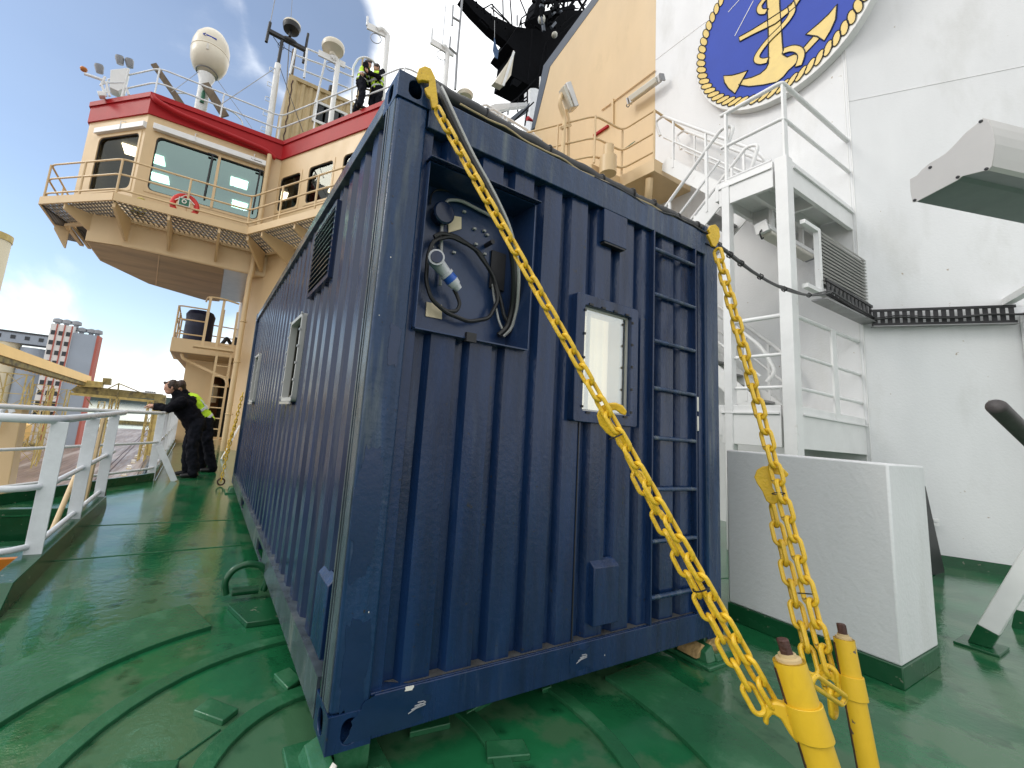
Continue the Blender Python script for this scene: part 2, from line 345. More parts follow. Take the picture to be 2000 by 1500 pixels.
def railing(root, path, z, hs, r, pr, m, spacing=1.2, posts=None, fil=.1, flat=None, endposts=True, topr=None):
    """path: plan points; hs: rail heights over z; posts set along the path"""
    P3 = [V((p[0], p[1], z)) for p in path]
    for k, h in enumerate(hs):
        part('handrail' if k == 0 else 'rail', MB().tube([p+V((0, 0, h)) for p in P3], (topr or r) if k == 0 else r, 10, fil=fil), m, root)
    H = hs[0]
    for i in range(len(P3)-1):
        a, b = P3[i], P3[i+1]; L = (b-a).length; n = max(1, round(L/spacing))
        for k in range(n+1):
            if i and k == 0: continue
            if not endposts and ((i == 0 and k == 0) or (i == len(P3)-2 and k == n)): continue
            p = a.lerp(b, k/n); mb = MB()
            if flat: mb.beam(p, p+V((0, 0, H)), flat[0], flat[1], up=(b-a).normalized())
            else: mb.cyl(p, p+V((0, 0, H)), pr, n=8)
            part('post', mb, m, root)
# ================================================================ DECK AND HULL
D = -0.13
EDGE = [(-1.25, 22), (-1.02, 6.75), (-2.35, 4.85), (-3.3, 3.5), (-3.3, -8)]
mb = MB()
for poly in ([(-1.45, -8), (13, -8), (13, 22), (-1.25, 22), (-1.02, 6.75), (-1.45, 6.14)],
             [(-3.3, -8), (-1.45, -8), (-1.45, 2.1), (-3.3, 2.1)],
             [(-1.45, 4.45), (-1.45, 6.14), (-2.35, 4.85), (-2.63, 4.45)],
             [(-3.3, 2.1), (-2.4, 2.1), (-2.4, 4.45), (-2.63, 4.45), (-3.3, 3.5)]):
    mb.prism([(x, y, D) for x, y in poly], (0, 0, -.012))
deck = single('deck', None, None, mb, 'deck', kind='structure')
mb = MB()
for a, b in zip(EDGE, EDGE[1:]):
    a = V((*a, 0)); b = V((*b, 0)); n = (b-a).normalized().cross(V((0, 0, 1)))
    mb.prism([a+V((0, 0, D-.02)), b+V((0, 0, D-.02)), b+V((0, 0, -13)), a+V((0, 0, -13))], n*-.06)
single('hull', None, None, mb, 'white_steel', kind='structure')
def dpart(name, mb, m='deck_strip', bevel=0): return part(name, mb, m, deck, bevel)
# edge curb
mb = MB()
cp = [V((*p, D)) for p in off2(EDGE, -.03)]
for a, b in zip(cp, cp[1:]): mb.beam(a+V((0, 0, .05)), b+V((0, 0, .05)), .035, .14)
dpart('edge_curb', mb, 'green_dark')
# concentric welded strips
CC = V((.15, .05, D))
def arcstrip(r0, r1, a0, a1, h, c=CC, n=40):
    mb = MB(); P = []
    for k in range(n+1):
        a = R_(a0+(a1-a0)*k/n); P.append((math.cos(a), math.sin(a)))
    vs = []
    for x, y in P:
        for rr, z in ((r0, 0), (r0, h), (r1, h), (r1, 0)): vs.append(c+V((x*rr, y*rr, z-.002)))
    fs = [(4*k+j, 4*k+(j+1) % 4, 4*k+4+(j+1) % 4, 4*k+4+j) for k in range(n) for j in range(4)]+[(0, 1, 2, 3), (4*n+3, 4*n+2, 4*n+1, 4*n)]
    return mb.add(vs, fs)
dpart('weld_ring', arcstrip(.50, .575, -80, 275, .019), bevel=.003)
dpart('weld_ring', arcstrip(1.0, 1.07, -75, 200, .019), bevel=.003)
dpart('doubler_plate', arcstrip(1.37, 1.74, 109, 215, .021), bevel=.003)
dpart('doubler_plate', arcstrip(1.36, 1.72, -70, 3, .021), bevel=.003)
dpart('weld_seam', MB().tube([UZ(325, 1499, D+.003), UZ(430, 1425, D+.003)], .004, 5))
def pad(ps, h=.022):
    c = [UZ(x, y, D+h) for x, y in ps]; mb = MB()
    mb.prism([V((p.x, p.y, D-.002)) for p in c], (0, 0, h+.002)); dpart('deck_pad', mb, bevel=.004)
pad([(378, 1386), (410, 1361), (467, 1383), (435, 1407)])
pad([(535, 1315), (566, 1302), (590, 1325), (562, 1343)])
pad([(948, 1446), (1022, 1442), (1036, 1473), (952, 1480)])
pad([(800, 1430), (812, 1395), (872, 1370), (880, 1412)])
pad([(907, 1378), (955, 1360), (962, 1364), (912, 1392)])
pad([(1056, 1338), (1074, 1333), (1078, 1340), (1060, 1346)])
pad([(250, 1500), (262, 1488), (352, 1482), (330, 1530)])
# straight deck seams
for a, b in (((-1.4, 2.83), (-.02, 2.95)), ((-1.4, 3.9), (.0, 3.95)), ((3.0, -1.6), (4.6, -1.2)), ((3.9, .9), (7.6, .15))):
    dpart('weld_seam', MB().beam((a[0], a[1], D+.0015), (b[0], b[1], D+.0015), .016, .006))
# corner seats of the container
def seat(x, y):
    mb = MB()
    mb.box(x-.17, x+.17, y-.15, y+.17, D-.002, D+.022)
    mb.hexa([(x-.13, y-.12, D+.02), (x-.04, y-.12, D+.02), (x-.04, y+.10, D+.02), (x-.13, y+.10, D+.02),
             (x-.115, y-.10, D+.07), (x-.05, y-.10, D+.10), (x-.05, y+.08, D+.10), (x-.115, y+.08, D+.07)])
    mb.hexa([(x-.05, y-.13, D+.02), (x+.13, y-.13, D+.02), (x+.13, y-.07, D+.02), (x-.05, y-.07, D+.02),
             (x-.05, y-.12, D+.06), (x+.13, y-.12, D+.05), (x+.13, y-.09, D+.05), (x-.05, y-.09, D+.06)])
    mb.box(x-.04, x+.09, y-.05, y+.10, D+.02, -.004)
    dpart('container_seat', mb, 'deck_strip', .006)
for x in (.09, 2.32):
    for y in (.09, 5.68): seat(x, y)
# coaming and boarding notch on the left
mb = MB()
mb.prism([(-1.32, 1.75, D-.002), (-1.32, 1.95, D+.15), (-1.32, 4.62, D+.15), (-1.32, 4.75, D+.03), (-1.32, 4.75, D-.002)], (-.13, 0, 0))
mb.box(-2.6, -1.45, 1.98, 2.10, D-.5, D+.15)
mb.box(-2.4, -1.45, 4.46, 4.55, D-.5, D+.06)
co = dpart('coaming', mb, 'green_dark', .004)
mb = MB()
mb.prism([(-1.40, 4.74, D+.04), (-1.40, 4.74, D+.17), (-1.40, 4.95, D+.15), (-1.40, 5.0, D+.10), (-1.40, 4.95, D+.05)], (.025, 0, 0))
mb.torus((-1.388, 4.92, D+.10), (1, 0, 0), .034, .012, 20, 8)
dpart('pad_eye', mb, 'black')
mb = MB()
for k in range(4): mb.box(-2.38, -1.47, 2.25+k*.56, 2.66+k*.56, D-.12-.10*(k % 2)-.04, D-.12-.10*(k % 2))
st = dpart('sunken_tread', mb, 'green_dark', .004)
mb = MB()
for k in range(4): mb.box(-2.38, -1.47, 2.20+k*.56, 2.25+k*.56, D-.34, D-.10-.10*(k % 2))
dpart('tread_edge', mb, 'orange', .003)
mb = MB(); mb.box(-2.4, -1.45, 2.1, 4.45, D-.52, D-.50); dpart('well_floor', mb, 'green_dark')
# lifting ring by the container
rl = thing('lashing_ring', 'green D-ring welded on a square plate beside the left bottom rail of the blue container', 'deck ring', (-.08, 1.66, D))
part('base_plate', MB().prism([V((p.x, p.y, D)) for p in (UZ(445, 1180, D+.03), UZ(482, 1216, D+.03), UZ(560, 1206, D+.03), UZ(535, 1165, D+.03))], (0, 0, .03)), 'green_dark', rl, .004)
part('ring', MB().tube([V((-.215, 1.72, D+.04)), V((-.235, 1.72, D+.12)), V((-.19, 1.72, D+.20)), V((-.10, 1.72, D+.225)), V((-.01, 1.72, D+.20)), V((.035, 1.72, D+.12)), V((.015, 1.72, D+.04))], .022, 12, fil=.06), 'green_dark', rl)
part('hinge_pin', MB().cyl((-.18, 1.72, D+.05), (-.02, 1.72, D+.05), .026, n=12), 'green_dark', rl)

# ================================================================ CONTAINER
CWd, CLn, CHt = 2.41, 5.766, 2.591
ct = thing('shipping_container', 'dark blue corrugated office container chained to the green deck', 'container', (CWd/2, CLn/2, 0))
# castings with oval holes
def casting(x, y, z, sx, sy):    # outer corner at x,y ; body extends by sx,sy direction
    w_, l_, h_ = .162, .178, .118
    x0, x1 = sorted((x, x+sx*w_)); y0, y1 = sorted((y, y+sy*l_)); mb = MB(); e = .012
    fy = y; fx = x
    loopc = V(((x0+x1)/2, fy, z+h_/2))
    inn = rrect(loopc, (1, 0, 0), (0, 0, 1), .062, .082, .030, 6)
    def square(c, u, v, w2, h2, n=6):
        P = []; c = V(c); u = V(u); v = V(v)
        for sx_, sy_ in ((1, 1), (-1, 1), (-1, -1), (1, -1)):
            P += [c+u*sx_*w2/2+v*sy_*h2/2]*(n+1)
        return P
    ring(mb, inn, square(loopc, (1, 0, 0), (0, 0, 1), w_, h_), (0, sy*e, 0))
    c2 = V((fx, (y0+y1)/2, z+h_/2)); inn2 = rrect(c2, (0, 1, 0), (0, 0, 1), .062, .082, .030, 6)
    ring(mb, inn2, square(c2, (0, 1, 0), (0, 0, 1), l_-2*e, h_), (sx*e, 0, 0))
    # remaining sides
    mb.box(x0+.003, x1-.003, y0+.003, y1-.003, z+.0005, z+e); mb.box(x0+.003, x1-.003, y0+.003, y1-.003, z+h_-e, z+h_-.0005)
    ix = x+sx*(w_-e/2); mb.box(min(ix, ix+sx*e/2), max(ix, ix+sx*e/2), y0+.002, y1-.002, z+.004, z+h_-.004)
    iy = y+sy*(l_-e/2); mb.box(x0+.0025, x1-.0025, min(iy, iy-sy*e/2), max(iy, iy-sy*e/2), z+.005, z+h_-.005)
    return mb
for (x, sx) in ((0, 1), (CWd, -1)):
    for (y, sy) in ((0, 1), (CLn, -1)):
        for z in (0, CHt-.118):
            part('corner_casting', casting(x, y, z, sx, sy), 'navy_worn' if z > 1 else 'navy', ct, .003)
# posts
for (x, sx) in ((0, 1), (CWd, -1)):
    for (y, sy) in ((0, 1), (CLn, -1)):
        x0, x1 = sorted((x+sx*.004, x+sx*.150)); y0, y1 = sorted((y+sy*.004, y+sy*.115)); mb = MB()
        mb.box(x0, x1, y0, y1, .118, CHt-.118)
        p = part('corner_post', mb, 'navy_worn', ct, .012)
        mb = MB()
        for q in range(2):   # rolled lip of the post on the long side
            ya = y+sy*(.075+q*.03); mb.box(min(x-sx*.003, x+sx*.004), max(x-sx*.003, x+sx*.004), min(ya, ya+sy*.012), max(ya, ya+sy*.012), .125, CHt-.125)
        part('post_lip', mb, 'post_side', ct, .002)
        xs_ = x-sx*.0005; mb = MB().box(min(xs_, xs_+sx*.0045), max(xs_, xs_+sx*.0045), min(y+sy*.016, y+sy*.070), max(y+sy*.016, y+sy*.070), .125, CHt-.125); part('post_sheen_strip', mb, 'post_side', ct)  # thin pale plate added to paint the sky's sheen on the post side
# irregular glossy touch-up patches on the near post
def blob(c, u, v, w, h, n=48, sd=0, th=.0012, nr=(0, -1, 0)):
    c = V(c); u = V(u); v = V(v); P = []
    for k in range(n):
        a = 2*math.pi*k/n; r = 1+.38*noise.noise(V((math.cos(a)*1.6+sd*7, math.sin(a)*1.6, sd)))+.14*noise.noise(V((math.cos(a)*5+sd*3, math.sin(a)*5, sd)))
        e = .45; cx_, sy_ = math.cos(a), math.sin(a)
        P.append(c+u*(w/2*math.copysign(abs(cx_)**e, cx_)*r)+v*(h/2*math.copysign(abs(sy_)**.7, sy_)*r))
    return MB().prism(P, V(nr)*th)
for i, (px, py, w_, h_) in enumerate(((.060, .80, .085, .42), (.078, .27, .09, .30), (.100, 1.42, .045, .16))):
    part('paint_patch', blob((px, .0035, py), (1, 0, 0), (0, 0, 1), w_*1.1, h_, sd=i+1), 'navy_patch', ct)
# bottom and top rails
RB = .155
mb = MB(); mb.box(.162, CWd-.162, .0, .012, .012, RB); mb.box(.150, CWd-.150, .012, .085, RB-.012, RB+.0); mb.box(.162, CWd-.162, .012, .085, .012, .024)
part('bottom_rail', mb, 'navy', ct, .003)
mb = MB(); mb.box(.162, CWd-.162, CLn-.085, CLn, .012, RB); part('bottom_rail', mb, 'navy', ct, .003)
mb = MB(); mb.box(.155, CWd-.155, .002, .075, CHt-.200, CHt-.045); part('top_rail', mb, 'navy_worn', ct, .004)
mb = MB(); mb.box(.162, CWd-.162, CLn-.06, CLn, CHt-.11, CHt-.01); part('top_rail', mb, 'navy', ct, .003)
for x, sx in ((0, 1), (CWd, -1)):
    xa, xb = sorted((x+sx*.0, x+sx*.012)); mb = MB()
    # side bottom rail with forklift pockets
    holes = [(1.88, 2.24, .03, .125), (3.60, 3.96, .03, .125)]
    wall(mb, (x, .178, .012), (0, 1, 0), CLn-.356, .012, RB, [(a-.178, b-.178, c, d) for a, b, c, d in holes], (-sx, 0, 0), .014)
    xc, xd = sorted((x+sx*.014, x+sx*.075)); mb.box(xc, xd, .178, CLn-.178, RB-.01, RB)
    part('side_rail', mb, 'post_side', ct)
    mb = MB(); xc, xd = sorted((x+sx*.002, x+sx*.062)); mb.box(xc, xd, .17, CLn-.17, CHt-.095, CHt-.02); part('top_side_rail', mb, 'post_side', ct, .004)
    if sx == 1:
        mb = MB()
        for a, b in holes and ((1.88, 2.24), (3.60, 3.96)): mb.box(.016, .5, a-.01, a, .03, .125); mb.box(.016, .5, b, b+.01, .03, .125); mb.box(.016, .5, a, b, .125, .132)
        part('fork_pocket', mb, 'navy_side', ct)
# corrugated panels (front: through x; side: through y)
def corr(mb, along, a0, a1, z0, z1, base, depth, pitch, start, cuts=(), slope=.022, flat=.30):
    """trapezoid profile: proud land then groove; along='x' lies at y=base going inward +y, along='y' at x=base going inward"""
    prof = []; s = start
    while s < a1+pitch:
        g = pitch*flat; prof += [(s, 0), (s+pitch-g-slope*2, 0), (s+pitch-g-slope, 1), (s+pitch-slope, 1)]; s += pitch
    pts = []
    def val(t):
        for (p, q), (r, u) in zip(prof, prof[1:]):
            if p <= t <= r: return q if r == p else q+(u-q)*(t-p)/(r-p)
        return 0
    xs = sorted({a0, a1, *[p for p, q in prof if a0 < p < a1], *[c for cut in cuts for c in cut[:2] if a0 < c < a1]})
    for s0, s1 in zip(xs, xs[1:]):
        m = (s0+s1)/2; segs = [(z0, z1)]
        for c in cuts:
            if c[0] < m < c[1]:
                ns = []
                for za, zb in segs:
                    if c[2] > za: ns.append((za, min(zb, c[2])))
                    if c[3] < zb: ns.append((max(za, c[3]), zb))
                segs = [q for q in ns if q[1] > q[0]+1e-5]
        d0, d1 = val(s0)*depth, val(s1)*depth
        for za, zb in segs:
            P = [(s0, d0, za), (s1, d1, za), (s1, d1, zb), (s0, d0, zb)]
            mb.add([(p, base+d, z) if along == 'x' else (base+d, p, z) for p, d, z in P], [(0, 1, 2, 3)])
    return mb
mb = corr(MB(), 'x', .150, CWd-.150, RB, CHt-.197, .026, .036, .1935, .078,
          cuts=((.176, .770, 1.50, 2.245), (1.11, 1.52, 1.235, 1.815)), slope=.018, flat=.20)
part('front_panel', mb, 'navy', ct, norm=False, ang=20)
mb = corr(MB(), 'y', .115, CLn-.115, RB, CHt-.09, .030, .036, .200, .09,
          cuts=((1.54, 2.04, 1.19, 1.84), (4.36, 4.86, 1.19, 1.84), (.92, 1.50, 1.93, 2.40)), slope=.036, flat=.24)
part('side_panel', mb, 'navy_side', ct, norm=False, ang=20)
mb = MB(); mb.box(CWd-.05, CWd-.03, .12, CLn-.12, RB, CHt-.09); part('side_panel', mb, 'navy', ct)
mb = MB(); mb.box(.15, CWd-.15, CLn-.05, CLn-.03, RB, CHt-.1); part('rear_panel', mb, 'navy', ct)
mb = MB(); mb.box(.062, CWd-.062, .075, CLn-.06, CHt-.05, CHt-.035); part('roof_panel', mb, 'navy', ct)
mb = MB(); mb.box(.06, CWd-.06, .09, CLn-.06, .10, .14); part('floor', mb, 'dark_in', ct)
part('panel_seam', MB().box(1.148, 1.153, .021, .027, RB, 1.20), 'black', ct)
# dirt lying on the ledge of the bottom rail
part('ledge_dirt', MB().prism([(.30, .018, RB+.001), (CWd-.2, .018, RB+.001), (CWd-.2, .060, RB+.001), (.22, .060, RB+.001)], (0, 0, .002)), 'dirt', ct)
part('paint_patch', blob((.23, -.0005, .075), (1, 0, 0), (0, 0, 1), .30, .13, sd=4), 'navy_patch', ct)
part('paint_patch', blob((1.19, -.0005, .085), (1, 0, 0), (0, 0, 1), .15, .10, sd=6), 'navy_patch', ct)
part('paint_chip', blob((.295, -.001, .150), (1, 0, 0), (0, 0, 1), .034, .017, n=12, sd=9, th=.003), 'chip', ct)
for i, (x, z) in enumerate(((.34, .075), (1.20, .085))):
    mb = MB()
    for k in range(4): mb.tube([V((x-.04+k*.012, -.002, z-.012+.01*k)), V((x-.01+k*.01, -.003, z+.006*k)), V((x+.03, -.002, z+.004+.008*(k % 2)))], .0022, 5)
    part('weld_scar', mb, 'grey', ct)
for i in range(20):       # small chips of paint
    x = random.choice([random.uniform(.01, .15), random.uniform(1.2, 2.35), random.uniform(.2, 2.3)]); z = random.uniform(.02, .15) if i > 12 else random.uniform(.3, 2.4)
    if i <= 12: x = random.uniform(.02, .14)
    y = -.0004 if (z < .155 and x > .17) else .0035
    if x < .165 and z < .12: y = -.0004
    if i % 2 == 0: part('paint_chip', blob((x, y, z), (1, 0, 0), (0, 0, 1), random.uniform(.002, .006), random.uniform(.003, .008), n=7, sd=i+20, th=.001), 'chip' if i % 4 else 'dirt', ct)
# pressed vents
def vent(par, ax, base, a0, a1, z0, z1, up):
    mb = MB(); d = .045 if ax == 'x' else .034
    P = (lambda a, dd, z: (a, base-dd, z)) if ax == 'x' else (lambda a, dd, z: (base-dd, a, z))
    za, zb = (z0, z1-.05) if up else (z0, z1)
    if up: pr = [(0, z0), (d, z0+.0), (d, z1-.035), (0, z1)]
    else: pr = [(0, z0), (d, z0), (d, z1), (0, z1)]
    mb.prism([P(a0, q, z) for q, z in pr], V(P(a1, 0, 0))-V(P(a0, 0, 0)))
    part('vent_hood', mb, 'navy', par, .004)
vent(ct, 'x', .040, 1.262, 1.445, .215, .52, True)
vent(ct, 'x', .040, 1.262, 1.455, 2.195, 2.385, False)
vent(ct, 'y', .040, .20, .37, .20, .50, True)
mb = MB(); mb.box(1.27, 1.44, -.003, .03, 2.185, 2.194); part('vent_slot', mb, 'black', ct)
# front window
fr = MB(); c = V((1.315, -.012, 1.525))
ring(fr, rrect(c, (1, 0, 0), (0, 0, 1), .365, .550, .008, 2), rrect(c, (1, 0, 0), (0, 0, 1), .485, .665, .012, 2), (0, .060, 0))
wf = part('window', fr, 'navy', ct, .004)
mb = MB(); ring(mb, rrect(c+V((0, .024, 0)), (1, 0, 0), (0, 0, 1), .345, .53, .006, 2), rrect(c+V((0, .024, 0)), (1, 0, 0), (0, 0, 1), .3645, .5495, .006, 2), (0, .012, 0)); part('window_seal', mb, 'cable_grey', wf)
mb = MB()
for k in range(5):
    z = 1.27+k*.125
    for x in (1.128, 1.502): part('window_clip', MB().box(x-.006, x+.006, -.018, -.011, z-.006, z+.006), 'black', wf)
for k in range(4):
    x = 1.17+k*.095
    for z in (1.242, 1.808): part('window_clip', MB().box(x-.014, x+.014, -.018, -.011, z-.005, z+.005), 'black', wf)
part('pane', MB().box(1.136, 1.494, .018, .022, 1.254, 1.796), 'clear_glass', wf)
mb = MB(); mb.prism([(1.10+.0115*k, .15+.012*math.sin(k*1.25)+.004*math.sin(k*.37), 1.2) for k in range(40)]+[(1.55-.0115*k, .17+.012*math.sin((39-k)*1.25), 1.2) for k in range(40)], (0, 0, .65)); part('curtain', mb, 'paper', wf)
mb = MB(); mb.box(1.465, 1.50, .040, .12, 1.2, 1.85); mb.box(1.12, 1.135, .040, .12, 1.2, 1.85); mb.box(1.14, 1.46, .05, .12, 1.792, 1.82); mb.box(1.235, 1.250, .06, .075, 1.2, 1.80); part('window_reveal', mb, 'box_cream', wf)
# side windows
for ya in (1.54, 4.36):
    mb = MB(); c = V((-.002, ya+.25, 1.515)); ring(mb, rrect(c, (0, 1, 0), (0, 0, 1), .43, .58, .02, 3), rrect(c, (0, 1, 0), (0, 0, 1), .475, .635, .03, 3), (.06, 0, 0))
    ws = part('window', mb, 'cable_grey', ct, .003)
    part('pane', MB().box(.050, .055, ya+.03, ya+.47, 1.215, 1.815), 'smoke_glass', ws)
    mb = MB()
    for k in range(6):
        for y in (ya+.02, ya+.48): mb.box(-.010, -.001, y-.012, y+.012, 1.22+k*.12, 1.235+k*.12)
    mb.box(-.012, .0, ya+.03, ya+.47, 1.175, 1.195); part('window_clip', mb, 'aluminium', ws)
    part('curtain', MB().box(.25, .26, ya, ya+.5, 1.15, 1.9), 'dark_in', ws)
# louvre
mb = MB()
ring(mb, rrect((.004, 1.21, 2.165), (0, 1, 0), (0, 0, 1), .54, .43, .004, 1), rrect((.004, 1.21, 2.165), (0, 1, 0), (0, 0, 1), .60, .49, .004, 1), (.07, 0, 0))
lv = part('louvre', mb, 'navy_side', ct)
mb = MB()
for k in range(11):
    z = 1.965+k*.038; mb.prism([(-.004, .94, z-.004), (-.002, .94, z+.006), (.055, .94, z+.034), (.053, .94, z+.028)], (0, .54, 0))
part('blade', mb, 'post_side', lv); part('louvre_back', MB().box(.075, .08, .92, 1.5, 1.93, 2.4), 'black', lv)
# ladder set into the front
mb = MB(); mb.box(1.700, 1.712, -.004, .10, RB+.002, CHt-.195); part('ladder_side', mb, 'navy', ct, .002)
mb = MB(); mb.box(2.128, 2.140, -.004, .10, RB+.002, CHt-.195); part('ladder_side', mb, 'navy', ct, .002)
for z in (2.28, 1.995, 1.71, 1.43, 1.145, .86, .58, .29):
    part('rung', MB().cyl((1.712, .006, z), (2.128, .006, z), .0125, n=12), 'grey' if 0 else 'navy_worn', ct)
for z in (1.33, 1.21): part('hinge', MB().box(2.142, 2.158, -.004, .012, z, z+.09), 'chip', ct, .002)
# connection box recess
bx0, bx1, bz0, bz1, bd = .180, .765, 1.505, 2.235, .168
mb = MB(); mb.box(bx0-.004, bx0, -.006, bd, bz0, bz1); mb.box(bx1, bx1+.006, -.006, bd, bz0-.004, bz1); mb.box(bx0, bx1, -.006, bd, bz0-.006, bz0); mb.box(bx0, bx1, .0, bd, bz1, bz1+.005)
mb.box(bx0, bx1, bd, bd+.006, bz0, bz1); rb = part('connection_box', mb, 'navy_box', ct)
part('drip_hood', MB().prism([(bx0-.01, -.034, bz1+.004), (bx0-.01, -.034, bz1+.012), (bx0-.01, .05, bz1+.022), (bx0-.01, .05, bz1+.012)], (bx1-bx0+.03, 0, 0)), 'navy_side', rb, .003)
B = bd-.002
def onb(x, y): return UY(x, y, bd)
def cap_():
    mb = MB(); p = onb(858, 423); mb.lathe([(.048, 0), (.048, -.035), (.055, -.036), (.055, -.050), (.048, -.056), (.01, -.058)], p, 24, (0, 1, 0)); return mb
part('socket_cap', cap_(), 'grey' if 0 else 'navy_side', rb)
for a in ((873, 420), (900, 425), (900, 448), (875, 455)), ((832, 590), (862, 596), (862, 624), (830, 618)):
    part('cover_plate', MB().prism([onb(*q)+V((0, -.001, 0)) for q in a], (0, -.006, 0)), 'cream_plate', rb, .001)
p = onb(970, 530); part('cable_slot', MB().box(p.x-.045, p.x+.045, B-.012, B, p.z-.10, p.z+.10), 'black', rb, .003)
mb = MB()
for q in ((842, 482), (858, 482), (885, 494), (925, 448), (944, 452), (860, 410), (872, 404), (905, 415), (950, 460), (928, 478), (945, 497)):
    p = onb(*q); mb.box(p.x-.008, p.x+.008, B-.012, B, p.z-.005, p.z+.005)
part('cable_clip', mb, 'cable_grey', rb)
mb = MB(); mb.tube([onb(*q)+V((0, -.02, 0)) for q in ((856, 560), (858, 480), (860, 415), (868, 394), (895, 394), (955, 425))], .008, 8, fil=.04); part('conduit', mb, 'cable_grey', rb)
mb = MB(); mb.tube([onb(*q)+V((0, -.012, 0)) for q in ((838, 400), (840, 380), (852, 372), (880, 376), (1010, 425))], .004, 6, fil=.03); part('conduit', mb, 'black', rb)
mb = MB(); mb.cyl(V((.60, .10, 2.03)), V((.60, .16, 2.03)), .012, n=10); p = UY(915, 655, 0); mb.box(p.x-.02, p.x+.03, -.02, .0, bz0-.02, bz0+.02); part('latch', mb, 'black', rb)
# coiled mains cable with plug: hangs in the box
pc = thing('power_cable', 'black mains cable coiled in the container recess with its grey and blue plug', 'power cable', onb(905, 560))
def cpt(*q, dy=-.05): return [onb(*p)+V((0, dy+random.uniform(-.006, .006), 0)) for p in q]
mb = MB()
mb.tube(cpt((838, 470), (850, 463), (880, 468), (925, 500), (952, 545), (962, 590), (945, 625), (905, 632), (860, 615), (832, 590), (822, 555), (826, 505), (838, 475), (870, 468), (915, 490), (950, 540), (966, 590), (975, 625), (990, 640)), .010, 8, fil=.03)
mb.tube(cpt((824, 560), (832, 590), (862, 612), (882, 612), (888, 598), (882, 580), (876, 570)), .009, 8, fil=.03)
part('cable', mb, 'rubber', pc)
p0, p1 = onb(835, 523)+V((0, -.09, 0)), onb(874, 570)+V((0, -.09, 0)); d = (p1-p0)
mb = MB(); mb.cyl(p0, p0+d*.48, .032, .026, 18); mb.lathe([(.034, 0), (.034, .03), (.036, .032), (.036, .045)], p0+V((-.012, -.01, -.0)), 18, (-.35, -.9, 0)); mb.cyl(p0+d*.44, p0+d*.52, .033, n=18); part('plug_body', mb, 'plug_grey', pc)
mb = MB(); mb.lathe([(.028, 0), (.027, .008)], p0+V((-.027, -.050, 0)), 18, (-.35, -.9, 0)); part('plug_face', mb, 'navy_side', pc)
part('plug_collar', MB().cyl(p0+d*.52, p0+d*.74, .029, .030, 18), 'plug_blue', pc)
mb = MB(); mb.cyl(p0+d*.73, p0+d*.92, .030, .026, 16); mb.cyl(p0+d*.92, p0+d*1.08, .022, .017, 12); part('plug_nut', mb, 'plug_grey', pc)
# bundle coming out of the box, over the top edge of the container
bp = [onb(990, 645)+V((0, -.07, 0)), onb(970, 560)+V((0, -.08, 0)), onb(968, 545)+V((0, -.03, 0))]
cb = thing('cable_bundle', 'grey and black cables rising from the recess over the top left container corner', 'cables', (.5, .0, 1.6))
path = [(975, 655, .13), (992, 640, .12), (1003, 600, .09), (1006, 540, .03), (1003, 500, .0), (988, 440, -.05), (955, 370, -.05), (915, 300, -.04), (880, 225, -.03), (862, 185, -.01), (850, 160, .06)]
for k, (off, r, m) in enumerate((((.022, 0), .010, 'cable_grey'), ((-.001, .004), .015, 'rubber'), ((.036, .008), .0045, 'box_cream'))):
    part('cable', MB().tube([UY(x, y, yy)+V((off[0], off[1], 0)) for x, y, yy in path], r, 8, fil=.08), m, cb)
part('cable', MB().tube([UY(962, 555, .15), UY(966, 590, .14), UY(975, 630, .13), UY(985, 650, .13)], .006, 6, fil=.05), 'cable_grey', cb)
# thick black hose on the roof edge
def sag(a, b, n, dz): a = V(a); b = V(b); return [a.lerp(b, k/n)-V((0, 0, dz*4*(k/n)*(1-k/n))) for k in range(n+1)]
hz = thing('cable_sleeve', 'thick black cable sleeve lying along the front roof edge of the blue container', 'cable sleeve', (1.3, .06, CHt-.04))
a, b = V((.16, .07, CHt+.05)), V((2.42, .05, CHt+.01)); n = 44; P = []; rs = []
for k in range(n+1):
    t = k/n; P.append(a.lerp(b, t)+V((0, .004*math.sin(k*.9), .003*math.sin(k*1.7)-.03*math.sin(t*3.14)))); rs.append(.042-.012*t+(.003*math.sin(k*3.3)+.002*math.sin(k*5.1) if t > .55 else 0))
part('sleeve', MB().tube(P, .035, 12, rs=rs), 'rubber', hz)
part('cable', MB().tube([p+V((0, -.045, -.035-.01*math.sin(i*.9))) for i, p in enumerate(P[3:40])], .005, 6), 'box_cream', hz)
part('cable', MB().tube([p+V((0, -.052, -.045+.012*math.sin(i*.5))) for i, p in enumerate(P[20:44])], .006, 6), 'rubber', hz)
mb = MB()
for k in (6, 14, 22, 27, 31, 36, 40): part('cable_tie', MB().torus(P[k], P[k+1]-P[k-1], rs[k]+.004, .004, 14, 5), 'black', hz)
wd = single('wood_wedge', 'splintered yellow wooden wedge under the right front corner of the container', 'wedge',
    MB().prism([(2.16, .02, D+.03), (2.40, .02, D+.03), (2.41, .02, -.03), (2.33, .02, -.012), (2.27, .02, -.05), (2.22, .02, -.03)], (0, .12, 0)), 'wood_raw', .004)
single('rope_end', 'frayed pale rope end under the near bottom corner of the container', 'rope', MB().tube([V((-.02, -.05, D+.02)), V((.0, -.02, -.07)), V((.04, .0, -.03))], .013, 8, rs=[.016, .011, .010]), 'chip')

